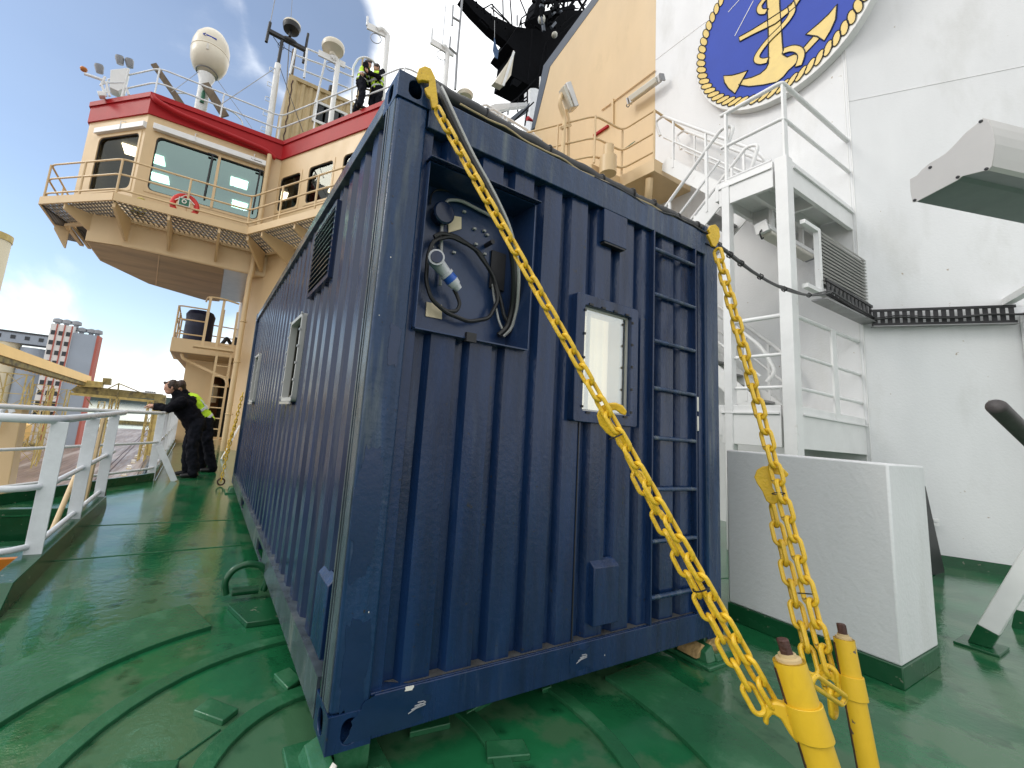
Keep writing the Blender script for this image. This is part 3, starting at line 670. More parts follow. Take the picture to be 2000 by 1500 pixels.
# ================================================================ CHAINS
def link_mesh(k):
    hl, hw, wr = .0215*k, .0165*k, .0072*k; lmb = MB(); pts = []
    for s_ in (1, -1):
        for q in range(9): t = math.pi*q/8; pts.append(V((s_*(hl+hw*math.sin(t)), s_*hw*math.cos(t), 0)))
    lmb.tube(pts, wr, 8, closed=True); return mesh('link', lmb, 'yellow'), (hl+hw)*2-wr*1.9
LINKS = {k: link_mesh(k) for k in (1.0, 1.45)}
def links(root, a, b, sag_=0.0, r0=0, jit=5, k_=1.0):
    link_me, PITCH = LINKS[k_]
    a = V(a); b = V(b); L = (b-a).length; n = max(1, round(L/PITCH)); pt = lambda t: a.lerp(b, t)-V((0, 0, sag_*4*t*(1-t)))
    for k in range(n):
        p, q = pt(k/n), pt((k+1)/n); d = (q-p).normalized(); c = (p+q)/2
        vw = (CAMC-c).normalized(); y = d.cross(V((.55, -.8, .3))).normalized(); z = d.cross(y)
        ang = R_((38 if k % 2 else -52)+r0+random.uniform(-jit, jit)); y2 = y*math.cos(ang)+z*math.sin(ang); z2 = d.cross(y2)
        o = bpy.data.objects.new('link', link_me); COL.objects.link(o); o.parent = root
        Mx = Matrix((d, y2, z2)).transposed().to_4x4(); Mx.translation = c-OFF[root]; o.matrix_local = Mx
def plate(root, name, pix, P0, nrm, th, m='yellow', bevel=.003, hole=None):
    poly = [UP(x, y, P0, nrm) for x, y in pix]; nn = V(nrm).normalized()
    return part(name, MB().prism(poly, nn*-th), m, root, bevel)
def lashing(label, top, hookpx, midt, bot, group, loc, grab, eye, k_=1.0):
    root = thing('lashing_chain', label, 'chain', loc, group)
    top = V(top); bot = V(bot); d = bot-top
    plate(root, 'top_hook', hookpx, top+V((0, -.015, 0)), (-.35, -.9, -.05), .018)
    mid = top+d*midt
    links(root, top+d*.035, bot, .01, k_=k_)
    nrm = (CAMC-mid).normalized()
    plate(root, 'grab_hook', grab, mid+nrm*.024, nrm, .018, bevel=.004)
    side = d.cross(nrm).normalized()
    links(root, UP(eye[0], eye[1], mid, nrm), bot+side*.042*k_+nrm*.01, .010, 40, k_=k_)
    return root, mid, side
tt1 = UY(1541, 1290, -.90); ft1 = UZ(1690, 1760, D+.16)
tt2 = UY(1648, 1247, -.72); ft2 = UZ(1725, 1790, D+.16); ft2 = UY(1715, 1600, -.80)
def tgeo(top, foot, r, co):
    ax = (foot-top).normalized(); c = top+ax*co; tcam = (CAMC-c).normalized(); hd = ax.cross(tcam).normalized()
    if (CAMM.transposed() @ hd).x > 0: hd = -hd
    return ax, c, hd, c+hd*(r+.030)-ax*.026
R1, R2, CO1, CO2 = .040, .035, .140, .170
T1 = tgeo(tt1, ft1, R1, CO1)[3]; T2 = tgeo(tt2, ft2, R2, CO2)[3]
t_a = (.135, -.02, 2.52)
h1px = [(813, 150), (818, 133), (830, 128), (842, 133), (850, 150), (853, 175), (856, 200), (852, 212), (844, 210), (840, 190), (834, 185), (829, 172), (838, 168), (838, 158), (826, 156), (818, 158)]
g1 = [(1166, 812), (1172, 796), (1186, 788), (1203, 787), (1217, 793), (1225, 804), (1222, 812), (1213, 809), (1202, 801), (1192, 803), (1190, 812), (1196, 826), (1208, 840), (1222, 852), (1232, 866), (1236, 878), (1228, 884), (1216, 882), (1205, 868), (1203, 859), (1184, 846), (1171, 830)]
ch1, m1, s1 = lashing('long yellow chain from the top left container corner across the window to a tensioner', t_a, h1px, .505, T1, 'yellow lashing chains', (T1.x, T1.y, D), g1, (1224, 888))
t_b = UY(1396, 470, -.03)
h2px = [(1384, 448), (1388, 440), (1398, 438), (1405, 446), (1407, 462), (1403, 475), (1398, 482), (1392, 480), (1388, 470), (1384, 462), (1382, 458), (1388, 456)]
g2 = [(1473, 932), (1478, 918), (1490, 911), (1505, 910), (1515, 912), (1530, 915), (1541, 926), (1536, 933), (1526, 928), (1512, 926), (1507, 934), (1509, 952), (1517, 966), (1522, 975), (1516, 984), (1505, 985), (1496, 978), (1489, 960), (1478, 944)]
ch2, m2, s2 = lashing('yellow chain from the top right container corner across the white steel box', t_b, h2px, .56, T2, 'yellow lashing chains', (T2.x, T2.y, D), g2, (1508, 988), 1.45)
# third chain at the far left end of the container
root = thing('lashing_chain', 'far yellow chain slanting down beside the left rear edge of the blue container', 'chain', (-.12, 6.3, D), 'yellow lashing chains')
links(root, (-.02, 5.9, 1.35), (-.10, 6.15, .28)); links(root, (-.05, 6.0, .9), (-.13, 6.2, .30))
links(root, (-.10, 6.15, .28), (-.12, 6.2, D+.08))
part('shackle', MB().torus((-.12, 6.2, D+.07), (0, 1, 0), .05, .012, 18, 8), 'rust', root)
def pent(p, e): return V(p)+V(e)
def tensioner(label, top, foot, r, co, loc):
    root = thing('chain_tensioner', label, 'tensioner', loc, 'yellow tensioners at the chain ends')
    top = V(top); foot = V(foot); ax = (foot-top).normalized(); L = (foot-top).length
    mb = MB(); n = 22; w = .35   # slotted tube
    side = ax.cross(V((0, -1, 0))).normalized(); fr = side.cross(ax); vs = []
    mb.lathe([(r, 0), (r, L), (r-.006, L), (r-.006, 0), (r, 0)], top, 28, ax)
    part('tube', mb, 'yellow_tube', root, ang=40)
    tc_ = (CAMC-top).normalized(); hq = ax.cross(tc_).normalized(); hq = -hq if (CAMM.transposed() @ hq).x > 0 else hq; so_ = (hq*.96+tc_*.28).normalized()*(r-.001)
    part('slot', MB().beam(top+ax*.02+so_, top+ax*(L-.06)+so_, .013, .006, up=so_), 'rust', root)
    mb = MB(); mb.lathe([(r*.78, 0), (r*.78, -.014), (r*.55, -.016), (r*.55, -.024), (.001, -.024)], top+ax*.006, 18, ax); part('end_nut', mb, 'box_cream', root)
    mb = MB(); mb.lathe([(.017, -.01), (.017, -.052), (.014, -.056)], top, 6, ax); part('screw_end', mb, 'rust', root, .002, ang=25)
    _, c, hd, _t = tgeo(top, foot, r, co)
    mb = MB(); mb.lathe([(r+.001, -.036), (r+.006, -.038), (r+.007, .046), (r+.001, .048)], c, 28, ax); cl = part('collar', mb, 'yellow_tube', root, .002, ang=40)
    wv = ax.cross(hd).normalized()
    prof = [(r*.6, -.030), (r+.022, -.038), (r+.046, -.034), (r+.064, -.014), (r+.069, .020), (r+.058, .026), (r+.051, .006), (r+.038, -.006), (r+.024, .004), (r+.014, .036), (r+.003, .058), (r*.6, .060)]
    mb = MB().prism([c+hd*a+ax*b-wv*.015 for a, b in prof], wv*.030); part('claw', mb, 'yellow_tube', root, .006)
    mb = MB(); mb.cyl(foot, foot+ax*.10, .016, n=10); mb.torus(foot+ax*.12, ax.cross(V((1, 0, 0))), .034, .012, 18, 8); part('eye_bolt', mb, 'rust', root)
    return root
tensioner('yellow tensioner tube nearest the camera holding the chain with the window in front', tt1, ft1, R1, CO1, (ft1.x, ft1.y, D))
tensioner('slimmer looking yellow tensioner tube standing behind and right of the nearest one', tt2, ft2, R2, CO2, (ft2.x, ft2.y, D))
links(ch2, T2+V((-.01, 0, .02)), T2+V((.015, 0, -.16)), k_=1.45)
# big oval link between the two tensioners
mb = MB(); a, b = UY(1592, 1330, -.80), UY(1645, 1366, -.80); d = (b-a).normalized(); u = d.cross((CAMC-a).normalized()).normalized()
P = [b+(d*math.sin(t)+u*math.cos(t))*.018 for t in [math.pi*k/8 for k in range(9)]]+[a-(d*math.sin(t)+u*math.cos(t))*.018 for t in [math.pi*k/8 for k in range(9)]]
part('end_link', MB().tube(P, .0085, 10, closed=True), 'yellow', ch2)
mb = MB()
for root_, m_, s_, T_ in ((ch1, m1, s1, T1), (ch2, m2, s2, T2)):
    for t in (.30, .72): part('cable_tie', MB().torus(m_.lerp(T_, t)+s_*.016, T_-m_, .026, .0026, 18, 5), 'black', root_)
# ================================================================ WHITE STEEL BOX ON THE DECK
wb = thing('steel_box', 'tall white steel box with a dark green foot band, standing right of the container', 'deck box', (3.41, -.15, D))
mb = MB(); mb.box(3.075, 3.735, -.60, .315, D+.118, 1.105); part('casing', mb, 'white', wb, .012)
mb = MB(); mb.box(3.071, 3.739, -.604, .319, D, D+.118); part('foot_band', mb, 'green_dark', wb, .006)
lp = single('leaning_plate', 'black steel plate leaning on the far side of the white steel box', 'plate',
    MB().prism([UY(1797, 940, .1), UY(1808, 950, .1), UY(1848, 1128, .1), UY(1800, 1118, .1)], (.0, .5, 0)), 'black', .004)

# ================================================================ SHIP WALLS ON THE RIGHT
XW, YC = 7.43, .72
TH = R_(34); DA = V((math.sin(TH), -math.cos(TH), 0)); NA = V((-math.cos(TH), -math.sin(TH), 0))
HT = 14.5
wr = thing('superstructure_wall', 'white painted steel wall angled towards the camera on the far right', 'wall', (8.6, -1.0, D))
mb = MB(); a = V((XW, YC, D+.13)); b = a+DA*7.5
mb.prism([a, b, b-NA*.4, a-NA*.4+V((.05, .3, 0))], (0, 0, HT)); part('wall_plating', mb, 'white', wr)
def W(s, z, o=0): return V((XW, YC, z))+DA*s+NA*o
part('foot_band', MB().prism([W(0, D, .004), W(7.5, D, .004), W(7.5, D, -.2), W(0, D, -.2)], (0, 0, .128)), 'green_dark', wr)
for z0, z1 in ((6.55, 6.55), (3.20, 3.20)):
    part('weld_seam', MB().beam(W(.02, z0, .002), W(7.4, z1, .002), .008, .006), 'white_steel', wr)
part('weld_seam', MB().beam(W(.012, .1, .004), W(.012, 13.5, .004), .010, .010), 'white_steel', wr)
fw = thing('funnel_casing', 'tall casing wall, white towards the right and beige towards the left, beside the stairs', 'wall', (XW+.5, 4, D))
mb = MB(); mb.box(XW, XW+.4, YC, 4.0, D, HT); part('white_plating', mb, 'white', fw)
KY = 7.66
poly = [(4.0, D), (9.2, D), (8.9, 6), (8.25, 10.8), (KY, 12.56), (4.0, 13.79)]
mb = MB(); mb.prism([(XW-.003, y, z) for y, z in poly], (3.0, 0, 0)); part('beige_plating', mb, 'beige', fw)
mb = MB(); mb.prism([(XW-.012, KY+.02, 12.56), (XW-.012, 3.9, 13.82), (XW-.012, 3.9, 14.12), (XW-.012, KY+.33, 12.85), (XW-.012, 8.45, 10.8), (XW-.012, 8.26, 10.8)], (3.0, 0, 0)); part('slate_capping', mb, 'mast_grey', fw)
pp = [UX(1362, 55, XW), UX(1282, 116, XW)]
part('weld_seam', MB().beam(V((XW-.003, YC+.02, pp[1].z-.02)), V((XW-.003, 4, pp[1].z)), .008, .006), 'white_steel', fw)
part('weld_seam', MB().beam(V((XW-.004, YC+.03, .1)), V((XW-.004, YC+.03, 13.5)), .010, .008), 'white_steel', fw)
part('conduit', MB().tube([UX(1175, 215, XW-.03), UX(1200, 197, XW-.03), UX(1280, 137, XW-.03)], .016, 6), 'beige', fw)
part('stiffener', MB().beam(UX(1197, 194, XW-.03), UX(1197, 245, XW-.03), .05, .05), 'beige', fw)
part('pipe_clamp', MB().beam(UX(1160, 265, XW-.04), UX(1188, 246, XW-.04), .06, .06), 'red', fw)

# ================================================================ OVAL EMBLEM
EX, EY, EZ = 7.27, 1.55, 8.81
em = thing('oval_emblem', 'large blue oval crest with a gold anchor and rope border on the white wall', 'emblem', (EX, EY, EZ-1.74))
def ell(a, b, x, n=72): return [V((x, EY+a*math.cos(2*math.pi*k/n), EZ+b*math.sin(2*math.pi*k/n))) for k in range(n)]
part('backing_board', MB().prism(ell(1.425, 1.69, EX), (.155, 0, 0)), 'emb_white', em, .008)
part('blue_field', MB().prism(ell(1.27, 1.49, EX-.006), (.006, 0, 0)), 'emb_blue', em)
for q in range(4):
    part('bracket', MB().box(EX+.15, XW, EY-.9+.6*q*.7, EY-.85+.6*q*.7, EZ-.8+(q % 2), EZ-.75+(q % 2)), 'white_steel', em)
def gold(name, polyyz, lift=0.0, ow=.011):
    x = EX-.010-lift; pl = [V((x, y, z)) for y, z in polyyz]
    o = part(name, MB().prism(pl, (.005, 0, 0)), 'emb_gold', em)
    part('outline', MB().tube([p-V((.001, 0, 0)) for p in pl], ow, 5, closed=True), 'black', o)
def px(pts, s=4, ox=1250, oy=0): return [(lambda p: (p.y, p.z))(UX(ox+x/s, oy+y/s, EX-.012)) for x, y in pts]
# anchor
top = [(c := UX(1250+1090/4, 10/4, EX-.012))]
shL = px([(990, 40), (1000, 200), (1003, 350), (1003, 490)]); shR = px([(1125, 440), (1113, 380), (1103, 180), (1088, 20)])
ytop = 1.62; gold('anchor_shank', px([(1000, 200), (1003, 350), (1003, 495), (985, 535), (940, 575), (870, 605), (800, 620), (770, 662), (850, 676), (960, 664), (1070, 640), (1120, 600), (1160, 550), (1205, 510), (1238, 470), (1235, 425), (1205, 422), (1150, 445), (1122, 430), (1112, 330), (1103, 180), (1092, 40)])+[(shR[3][0]-.02, 9.7), (shR[3][0]+.20, 9.7)]+px([(992, 60)]))
gold('anchor_arm', px([(1265, 385), (1360, 275), (1405, 298), (1290, 420)]))
gold('anchor_fluke', px([(653, 592), (720, 588), (780, 572), (842, 550), (805, 615), (780, 665), (742, 732), (690, 690), (660, 645)]), .004)
gold('anchor_fluke', px([(1540, 35), (1530, 150), (1490, 240), (1440, 320), (1385, 285), (1295, 270), (1400, 180), (1475, 110)]), .004)
gold('anchor_stock', px([(773, 290), (870, 236), (1010, 150), (1180, 40)])+[(.42, 9.7), (.36, 9.62)]+px([(1215, 55), (1060, 185), (1000, 215), (880, 272), (780, 325)]), .006)
mbp = lambda pts, w_: None
def ribbon(pix, wd_, lift):
    P = [V((0, *q)) for q in px(pix)]; L = []; R2 = []
    Q = []
    for i in range(len(P)-1):   # catmull rom
        p0, p1, p2, p3 = P[max(i-1, 0)], P[i], P[i+1], P[min(i+2, len(P)-1)]
        for k in range(5):
            t = k/5; Q.append(.5*((2*p1)+(p2-p0)*t+(2*p0-5*p1+4*p2-p3)*t*t+(3*p1-p0-3*p2+p3)*t**3))
    Q.append(P[-1])
    for i, p in enumerate(Q):
        d = (Q[min(i+1, len(Q)-1)]-Q[max(i-1, 0)]).normalized(); n = V((0, -d.z, d.y))
        L.append(p+n*wd_/2); R2.append(p-n*wd_/2)
    gold('anchor_rope', [(p.y, p.z) for p in L]+[(p.y, p.z) for p in R2[::-1]], lift, .008)
ribbon([(1000, 470), (950, 480), (915, 465), (925, 420), (1000, 320), (1100, 220), (1160, 150), (1190, 90), (1180, 30)], .10, .009)
ribbon([(990, 90), (945, 90), (935, 50), (985, -20)], .09, .009)
ribbon([(1120, 400), (1190, 380), (1245, 395), (1262, 440), (1238, 518)], .10, .012)
mb = MB(); mb.torus((EX-.02, 1.50, 9.98), (1, 0, 0), .20, .05, 28, 8); part('anchor_ring', mb, 'emb_gold', em)
for a, b in (((885, 5), (740, 280)), ((790, -18), (688, 94))):
    p = [V((EX-.010, *q)) for q in px([a, b])]; part('white_line', MB().beam(p[0], p[1], .014, .004, up=(1, 0, 0)), 'emb_white', em)
# rope border: twisted strands
NS = 62; strands = MB(); lines = MB()
for k in range(NS):
    t = 2*math.pi*k/NS; a, b = 1.305, 1.525
    c = V((EX-.012, EY+a*math.cos(t), EZ+b*math.sin(t))); d = V((0, -a*math.sin(t), b*math.cos(t))); ds = d.length*2*math.pi/NS; d.normalize(); n = V((0, d.z, -d.y))
    u = (d*.80+n*.60).normalized(); v = V((0, u.z, -u.y)); P = []
    for j in range(14):
        q = 2*math.pi*j/14; P.append(c+u*(.125*math.copysign(abs(math.cos(q))**.8, math.cos(q)))+v*(ds*.36*math.sin(q)))
    strands.prism([p+V((-.002*(k % 2), 0, 0)) for p in P], (.012, 0, 0)); lines.tube([p-V((.003, 0, 0)) for p in P], .008, 4, closed=True)
rp = part('rope_border', strands, 'emb_gold', em); part('outline', lines, 'black', rp)

# ================================================================ STAIR TOWER
TX, TY1 = 5.33, 1.52
tw = thing('stair_tower', 'white steel stair tower with two landings standing against the white wall', 'stair tower', (6.4, 1.1, D))
for x, y, s in ((TX, YC, .165), (TX, TY1-.12, .12)):
    part('post', MB().box(x, x+s, y, y+s*.8, D, 4.80 if s > .15 else 4.74), 'white_steel', tw, .006)
def fascia(x0, x1, y0, y1, z0, z1, name='fascia'): part(name, MB().box(x0, x1, y0, y1, z0, z1), 'white_steel', tw, .004)
for zt, zb in ((4.80, 4.44), (1.66, 1.17)):
    fascia(TX+.165, XW-.01, YC+.02, YC+.07, zb, zt); fascia(TX+.02, TX+.07, YC+.16, TY1+.02, zb, zt)
    fascia(TX+.02, XW-.01, TY1+.02, TY1+.07, zb+.1, zt)
    part('landing_plate', MB().box(TX+.07, XW-.01, YC+.07, TY1+.02, zt-.14, zt-.12), 'white_steel', tw)
    mb = MB(); mb.box(TX+.95, TX+1.0, YC+.07, TY1+.02, zb+.02, zt-.14); part('cross_beam', mb, 'white_steel', tw)
    part('cross_beam', MB().box(TX+.07, XW-.02, YC+.40, YC+.45, zb+.02, zt-.141), 'white_steel', tw)
    part('trim_lip', MB().box(TX+.21, XW-.02, YC-.006, YC+.02, zt-.105, zt-.085), 'white_steel', tw)
    part('trim_lip', MB().box(TX-.004, TX+.02, YC+.17, TY1+.02, zt-.105, zt-.085), 'white_steel', tw)
# upper landing railing
for h, r in ((1.10, .030), (.58, .024)):
    z = 4.80+h
    mb = MB().tube([V((TX+.10, TY1+.02, z-.0)), V((TX+.10, YC+.10, z)), V((TX+.55, YC+.06, z-.02)) if 0 else V((TX+.12, YC+.06, z)), V((XW-.02, YC+.03, z-.0))], r, 12, fil=.22)
    part('handrail' if h > 1 else 'rail', mb, 'white_steel', tw)
part('rail', MB().tube([V((TX+.10, TY1+.02, 4.86)), V((TX+.10, YC+.2, 4.86))], .018, 10), 'white_steel', tw)
part('post', MB().beam((TX+.10, TY1-.05, 4.8), (TX+.10, TY1-.05, 5.88), .06, .03), 'white_steel', tw, .003)
part('post', MB().box(TX+.10, TX+.20, YC+.05, YC+.075, 4.8, 5.88), 'white_steel', tw, .003)
# lower landing railing
for h, r in ((1.10, .028), (.62, .022), (.22, .022)):
    z = 1.66+h
    part('handrail' if h > 1 else 'rail', MB().tube([V((TX+.2, YC+.05, z)), V((XW-.02, YC+.05, z))], r, 10), 'white_steel', tw)
    part('handrail' if h > 1 else 'rail', MB().tube([V((TX+.08, YC+.15, z)), V((TX+.08, TY1-.1, z))], r, 10), 'white_steel', tw)
part('post', MB().box(6.44, 6.58, YC+.01, YC+.035, 1.55, 2.75), 'white_steel', tw, .003)
# flights
def flight(p0, p1, x0, x1, loop0=True):
    a = V((x0, *p0)); b = V((x0, *p1)); L = (b-a).length; dz = V((0, 0, 1))
    for x in (x0, x1):
        s = V((x-x0, 0, 0)); part('stringer', MB().beam(a+s, b+s, .02, .24), 'white_steel', tw)
        A, B_ = a+s+dz*1.0, b+s+dz*1.0; u = (b-a).normalized()
        part('handrail', MB().tube([A-dz*.45-u*.12, A-u*.28+dz*-.2, A-u*.05+dz*.02, B_+u*.05, B_+u*.28-dz*.2, B_+u*.12-dz*.45], .026, 10, fil=.2), 'white_steel', tw)
        part('rail', MB().tube([A-dz*.45, B_-dz*.45], .018, 8), 'white_steel', tw)
        for t in (.12, .5, .88):
            q = a.lerp(b, t)+s; part('post', MB().beam(q, q+dz*.98, .04, .03), 'white_steel', tw)
    n = int(abs(p1[1]-p0[1])/.2); mb = MB()
    for k in range(1, n):
        q = a.lerp(b, k/n); mb.box(x0+.02, x1-.02, q.y-.11, q.y+.11, q.z-.015, q.z+.015)
    part('tread', mb, 'galv', tw)
flight((1.56, 4.78), (3.15, 6.44), 6.50, 7.20)
flight((1.60, 4.70), (3.15, 3.20), 5.50, 6.20)
flight((1.60, 1.64), (3.15, 3.20), 6.50, 7.20)
part('landing_plate', MB().box(5.4, XW-.01, 3.17, 4.1, 3.12, 3.16), 'white_steel', tw)
# cable tray panel on the tower
gp = thing('louvred_panel', 'grey slatted panel hung under the upper landing of the white stair tower', 'slatted panel', (6.7, .68, 3.2))
gx0, gx1, gz0, gz1 = 5.93, 7.50, 3.24, 3.96
mb = MB()
for k in range(15):
    z = gz0+.03+k*(gz1-gz0)/15; mb.prism([(gx0+.04, .66, z), (gx0+.04, .64, z+.006), (gx0+.04, .665, z+.036), (gx0+.04, .685, z+.030)], (gx1-gx0-.04, 0, 0))
part('slats', mb, 'aluminium', gp)
part('frame', MB().box(gx0-.03, gx0+.03, .63, .69, gz0-.1, gz1), 'white_steel', gp, .003)
part('backing_sheet', MB().box(gx0, gx1, .69, .70, gz0, gz1), 'grey', gp)
part('bracket', MB().beam((TX+.2, .66, gz1-.02), (gx0+.03, .66, gz1-.02), .05, .05), 'white_steel', gp)
part('bracket', MB().beam((TX+.2, .66, gz0-.12), (gx1-.1, .66, gz0-.12), .06, .05), 'white_steel', gp)
def tray(root, A, B, n, up=.24, nz=(0, -1, 0)):
    A = V(A); B = V(B); d = (B-A).normalized(); nn = V(nz).normalized(); z = V((0, 0, 1)); L = (B-A).length
    for e in (0, up): part('tray_rail', MB().beam(A+z*e, B+z*e, .02, .035, up=z), 'black', root)
    mb = MB(); ml = MB()
    for k in range(n):
        c = A+d*(L*(k+.5)/n); mb.add([c-d*L*.30/n, c+d*L*.30/n, c+d*L*.30/n+z*up, c-d*L*.30/n+z*up, c-d*L*.30/n-nn*.01, c+d*L*.30/n-nn*.01, c+d*L*.30/n+z*up-nn*.01, c-d*L*.30/n+z*up-nn*.01], [(0, 1, 2, 3), (7, 6, 5, 4), (0, 4, 5, 1), (1, 5, 6, 2), (2, 6, 7, 3), (3, 7, 4, 0)])
    part('tray_rungs', mb, 'black', root)
t1 = thing('cable_tray', 'black perforated cable tray along the foot of the slatted panel', 'cable tray', (6.7, .6, 3.0), 'black cable trays')
tray(t1, (5.95, .60, 3.10), (7.44, .60, 3.06), 12, .18)
part('tray_shelf', MB().box(5.85, 7.45, .56, .72, 3.0, 3.02), 'galv', t1)
t2 = thing('cable_tray', 'long black perforated cable tray fixed level along the angled white wall', 'cable tray', (8.3, -.5, 3.0), 'black cable trays')
q0 = W(.08, 2.97, .10); q1 = UP(1988, 636, q0, NA); q1.z = 2.97
tray(t2, q0, q1, 18, .20, NA)
part('tray_shelf', MB().beam(q0+V((0, 0, -.03))+NA*.0, q1+V((0, 0, -.03)), .10, .01), 'galv', t2)
cab = thing('hanging_cable', 'black cable loosely slung from the container roof corner to the cable trays', 'cable', (5, .3, 3.1))
A = UY(1402, 478, .02); Bq = V((5.98, .56, 3.12)); pts = sag(A, Bq, 16, .17)
pts2 = [V((6.6, .56, 3.08)), V((7.30, .55, 3.05)), q0+NA*.05+V((0, 0, .06))]+[q0.lerp(q1, t)+NA*.05+V((0, 0, .07+.02*math.sin(9*t))) for t in (.2, .4, .6, .8, 1)]+[q1+DA*1.2+NA*.1+V((0, 0, .12))]
part('cable', MB().tube(pts+pts2, .012, 8), 'rubber', cab)
part('cable', MB().tube([p+V((0, .01, .018+.01*math.sin(i))) for i, p in enumerate(pts+pts2)], .008, 6), 'rubber', cab)
mb = MB()
for k in (1, 2, 4, 7, 11): part('cable_tie', MB().torus(pts[k], pts[k+1]-pts[k-1], .02, .005, 12, 5).tube([pts[k]+V((0, 0, .03)), pts[k]-V((0, 0, .03))], .004, 5), 'black', cab)
# tube lamps
def tube_lamp(label, a, b, m_body, dirn, loc):
    root = thing('tube_lamp', label, 'lamp', loc, 'tube lamps on the walls'); a = V(a); b = V(b); d = (b-a).normalized(); dn = V(dirn).normalized()
    part('housing', MB().beam(a, b, .17, .08, up=dn), m_body, root, .01)
    part('diffuser', MB().beam(a+d*.06+dn*.05, b-d*.06+dn*.05, .14, .08, up=dn), 'lens', root, .02)
    for q, s in ((a, -1), (b, 1)): part('end_bracket', MB().beam(q+d*s*.03-dn*.10, q+d*s*.03+dn*.06, .15, .03, up=d), 'grey' if s > 0 else m_body, root)
    part('lead', MB().tube([a-d*.02, a-d*.10+V((0, 0, -.08)), a-d*.04+V((0, 0, -.16)), a+V((0, 0, -.12))], .010, 6, fil=.03), 'black', root)
tube_lamp('tube lamp across the joint of the beige and white wall, left of the oval crest', UX(1230, 196, XW-.22), UX(1290, 152, XW-.22), 'aluminium', (-1, 0, -.4), (XW-.15, 4.3, 8.9))
tube_lamp('white tube lamp under the upper landing of the stair tower', (5.75, 1.18, 4.10), (7.15, 1.18, 4.10), 'white_steel', (0, -.2, -1), (6.4, 1.18, 4.0))
mb = MB(); mb.beam((6.0, 1.18, 4.12), (6.0, 1.18, 4.65), .05, .05); mb.beam((6.9, 1.18, 4.12), (6.9, 1.18, 4.65), .05, .05); part('lamp_hanger', mb, 'white_steel', tw)
# beige platform with rails, left of the stairs
bp_ = thing('beige_platform', 'beige side platform with pipe railings on the beige casing wall above the container', 'platform', (6.3, 4, 6.2))
bz = 6.46
outl = [(XW, 3.18), (6.25, 3.18), (6.22, 3.95), (5.45, 3.99), (4.55, 5.5), (4.55, 7.5), (XW, 7.5)]
part('platform_deck', MB().prism([(x, y, bz-.26) for x, y in outl], (0, 0, .26)), 'beige', bp_, .004)
part('knee_bracket', MB().tube([V((6.35, 3.35, bz-.3)), V((6.4, 3.4, bz-.6)), V((7.4, 4.3, bz-1.35))], .07, 10, fil=.15), 'beige', bp_)
part('bollard_drum', MB().lathe([(.16, 0), (.16, .35), (.10, .36), (.10, .60)], UZ(1187, 340, bz-.3), 20), 'beige', bp_)
railing(bp_, [(6.27, 3.20), (6.25, 3.92), (5.47, 3.95), (4.65, 5.2)], bz, (1.04, .56, .16), .022, .022, 'beige', spacing=.8, fil=.16)
part('handrail', MB().tube([V((XW-.05, 3.2, bz+1.04)), V((6.27, 3.2, bz+1.04))], .022, 8), 'beige', bp_)
sg = single('exit_sign', 'small green and white safety sign on the beige platform railing', 'sign', MB().beam(UY(1218, 291, 3.9), UY(1228, 285, 3.9), .09, .012, up=(0, 0, 1)).beam(UY(1231, 283, 3.8), UY(1237, 278, 3.8), .09, .012, up=(0, 0, 1)), 'sign_green')
# floodlight on a bent pole
fl = thing('floodlight', 'floodlight on a bent beige pole behind the roof edge of the container', 'floodlight', (4.5, 4.6, 6.46))
fy = 4.4
part('pole', MB().tube([UY(1098, 312, fy), UY(1103, 232, fy), UY(1092, 200, fy), UY(1100, 178, fy)], .045, 10, fil=.08), 'beige', fl)
part('pole', MB().tube([UY(1110, 312, fy), UY(1111, 232, fy), UY(1106, 214, fy)], .030, 8), 'beige', fl)
part('lamp_housing', MB().beam(UY(1105, 166, fy), UY(1121, 214, fy), .26, .12, up=(.9, -.3, .1)), 'aluminium', fl, .02)
part('lamp_glass', MB().beam(UY(1098, 172, fy-.05), UY(1113, 214, fy-.05), .22, .06, up=(.9, -.3, .1)), 'lens', fl, .01)
part('clamp', MB().beam(UY(1096, 250, fy), UY(1114, 245, fy), .06, .05), 'beige', fl)

# ================================================================ RIGHT EDGE: STRUT, PILLAR, PIPE, HOOD
st = thing('bulwark_strut', 'white slanted strut on a green shoe, rising from the deck at the right', 'strut', (4.48, -.6, D))
p0 = UZ(1910, 1262, D+.01); SX = p0.x
def sx_(x, y): return UX(x, y, SX)
bl, br2, tl, tr = sx_(1890, 1255), sx_(1936, 1268), sx_(1908, 1219), sx_(1951, 1242); bl.z = br2.z = D+.02
dl = (sx_(1996, 1073)-tl).normalized()
part('strut_beam', MB().prism([tl, tr, tr+dl*2.6, tl+dl*2.6], (.07, 0, 0)), 'white_steel', st, .005)
part('strut_shoe', MB().prism([bl, br2, tr+V((-.001, 0, 0)), tl], (.07, 0, 0)), 'green_dark', st, .003)
part('shoe_plate', MB().box(SX-.10, SX+.20, br2.y-.05, bl.y+.05, D, D+.018), 'green_dark', st, .003)
for k in (1, 2):
    q = UZ(1950+28*k, 1236-12*k, D); part('gusset', MB().prism([q, q-V((0, .10, 0)), q+V((0, -.24, .5)), q+V((0, -.10, .5))], (.03, 0, 0)), 'white_steel', st)
    part('gusset_foot', MB().prism([q-V((.003, -.006, 0)), q-V((.003, .106, 0)), q+V((-.003, -.15, .14)), q+V((-.003, -.02, .14))], (.036, 0, 0)), 'green_dark', st)
pl = thing('wall_pillar', 'white bolted pillar at the far right in front of the angled wall', 'pillar', (8.3, -.4, D))
c = W(1.50, D+.02, .02); part('pillar_box', MB().prism([c, c+DA*.9, c+DA*.9+NA*.35, c+NA*.30], (0, 0, 3.2)), 'white', pl, .01)
mb = MB()
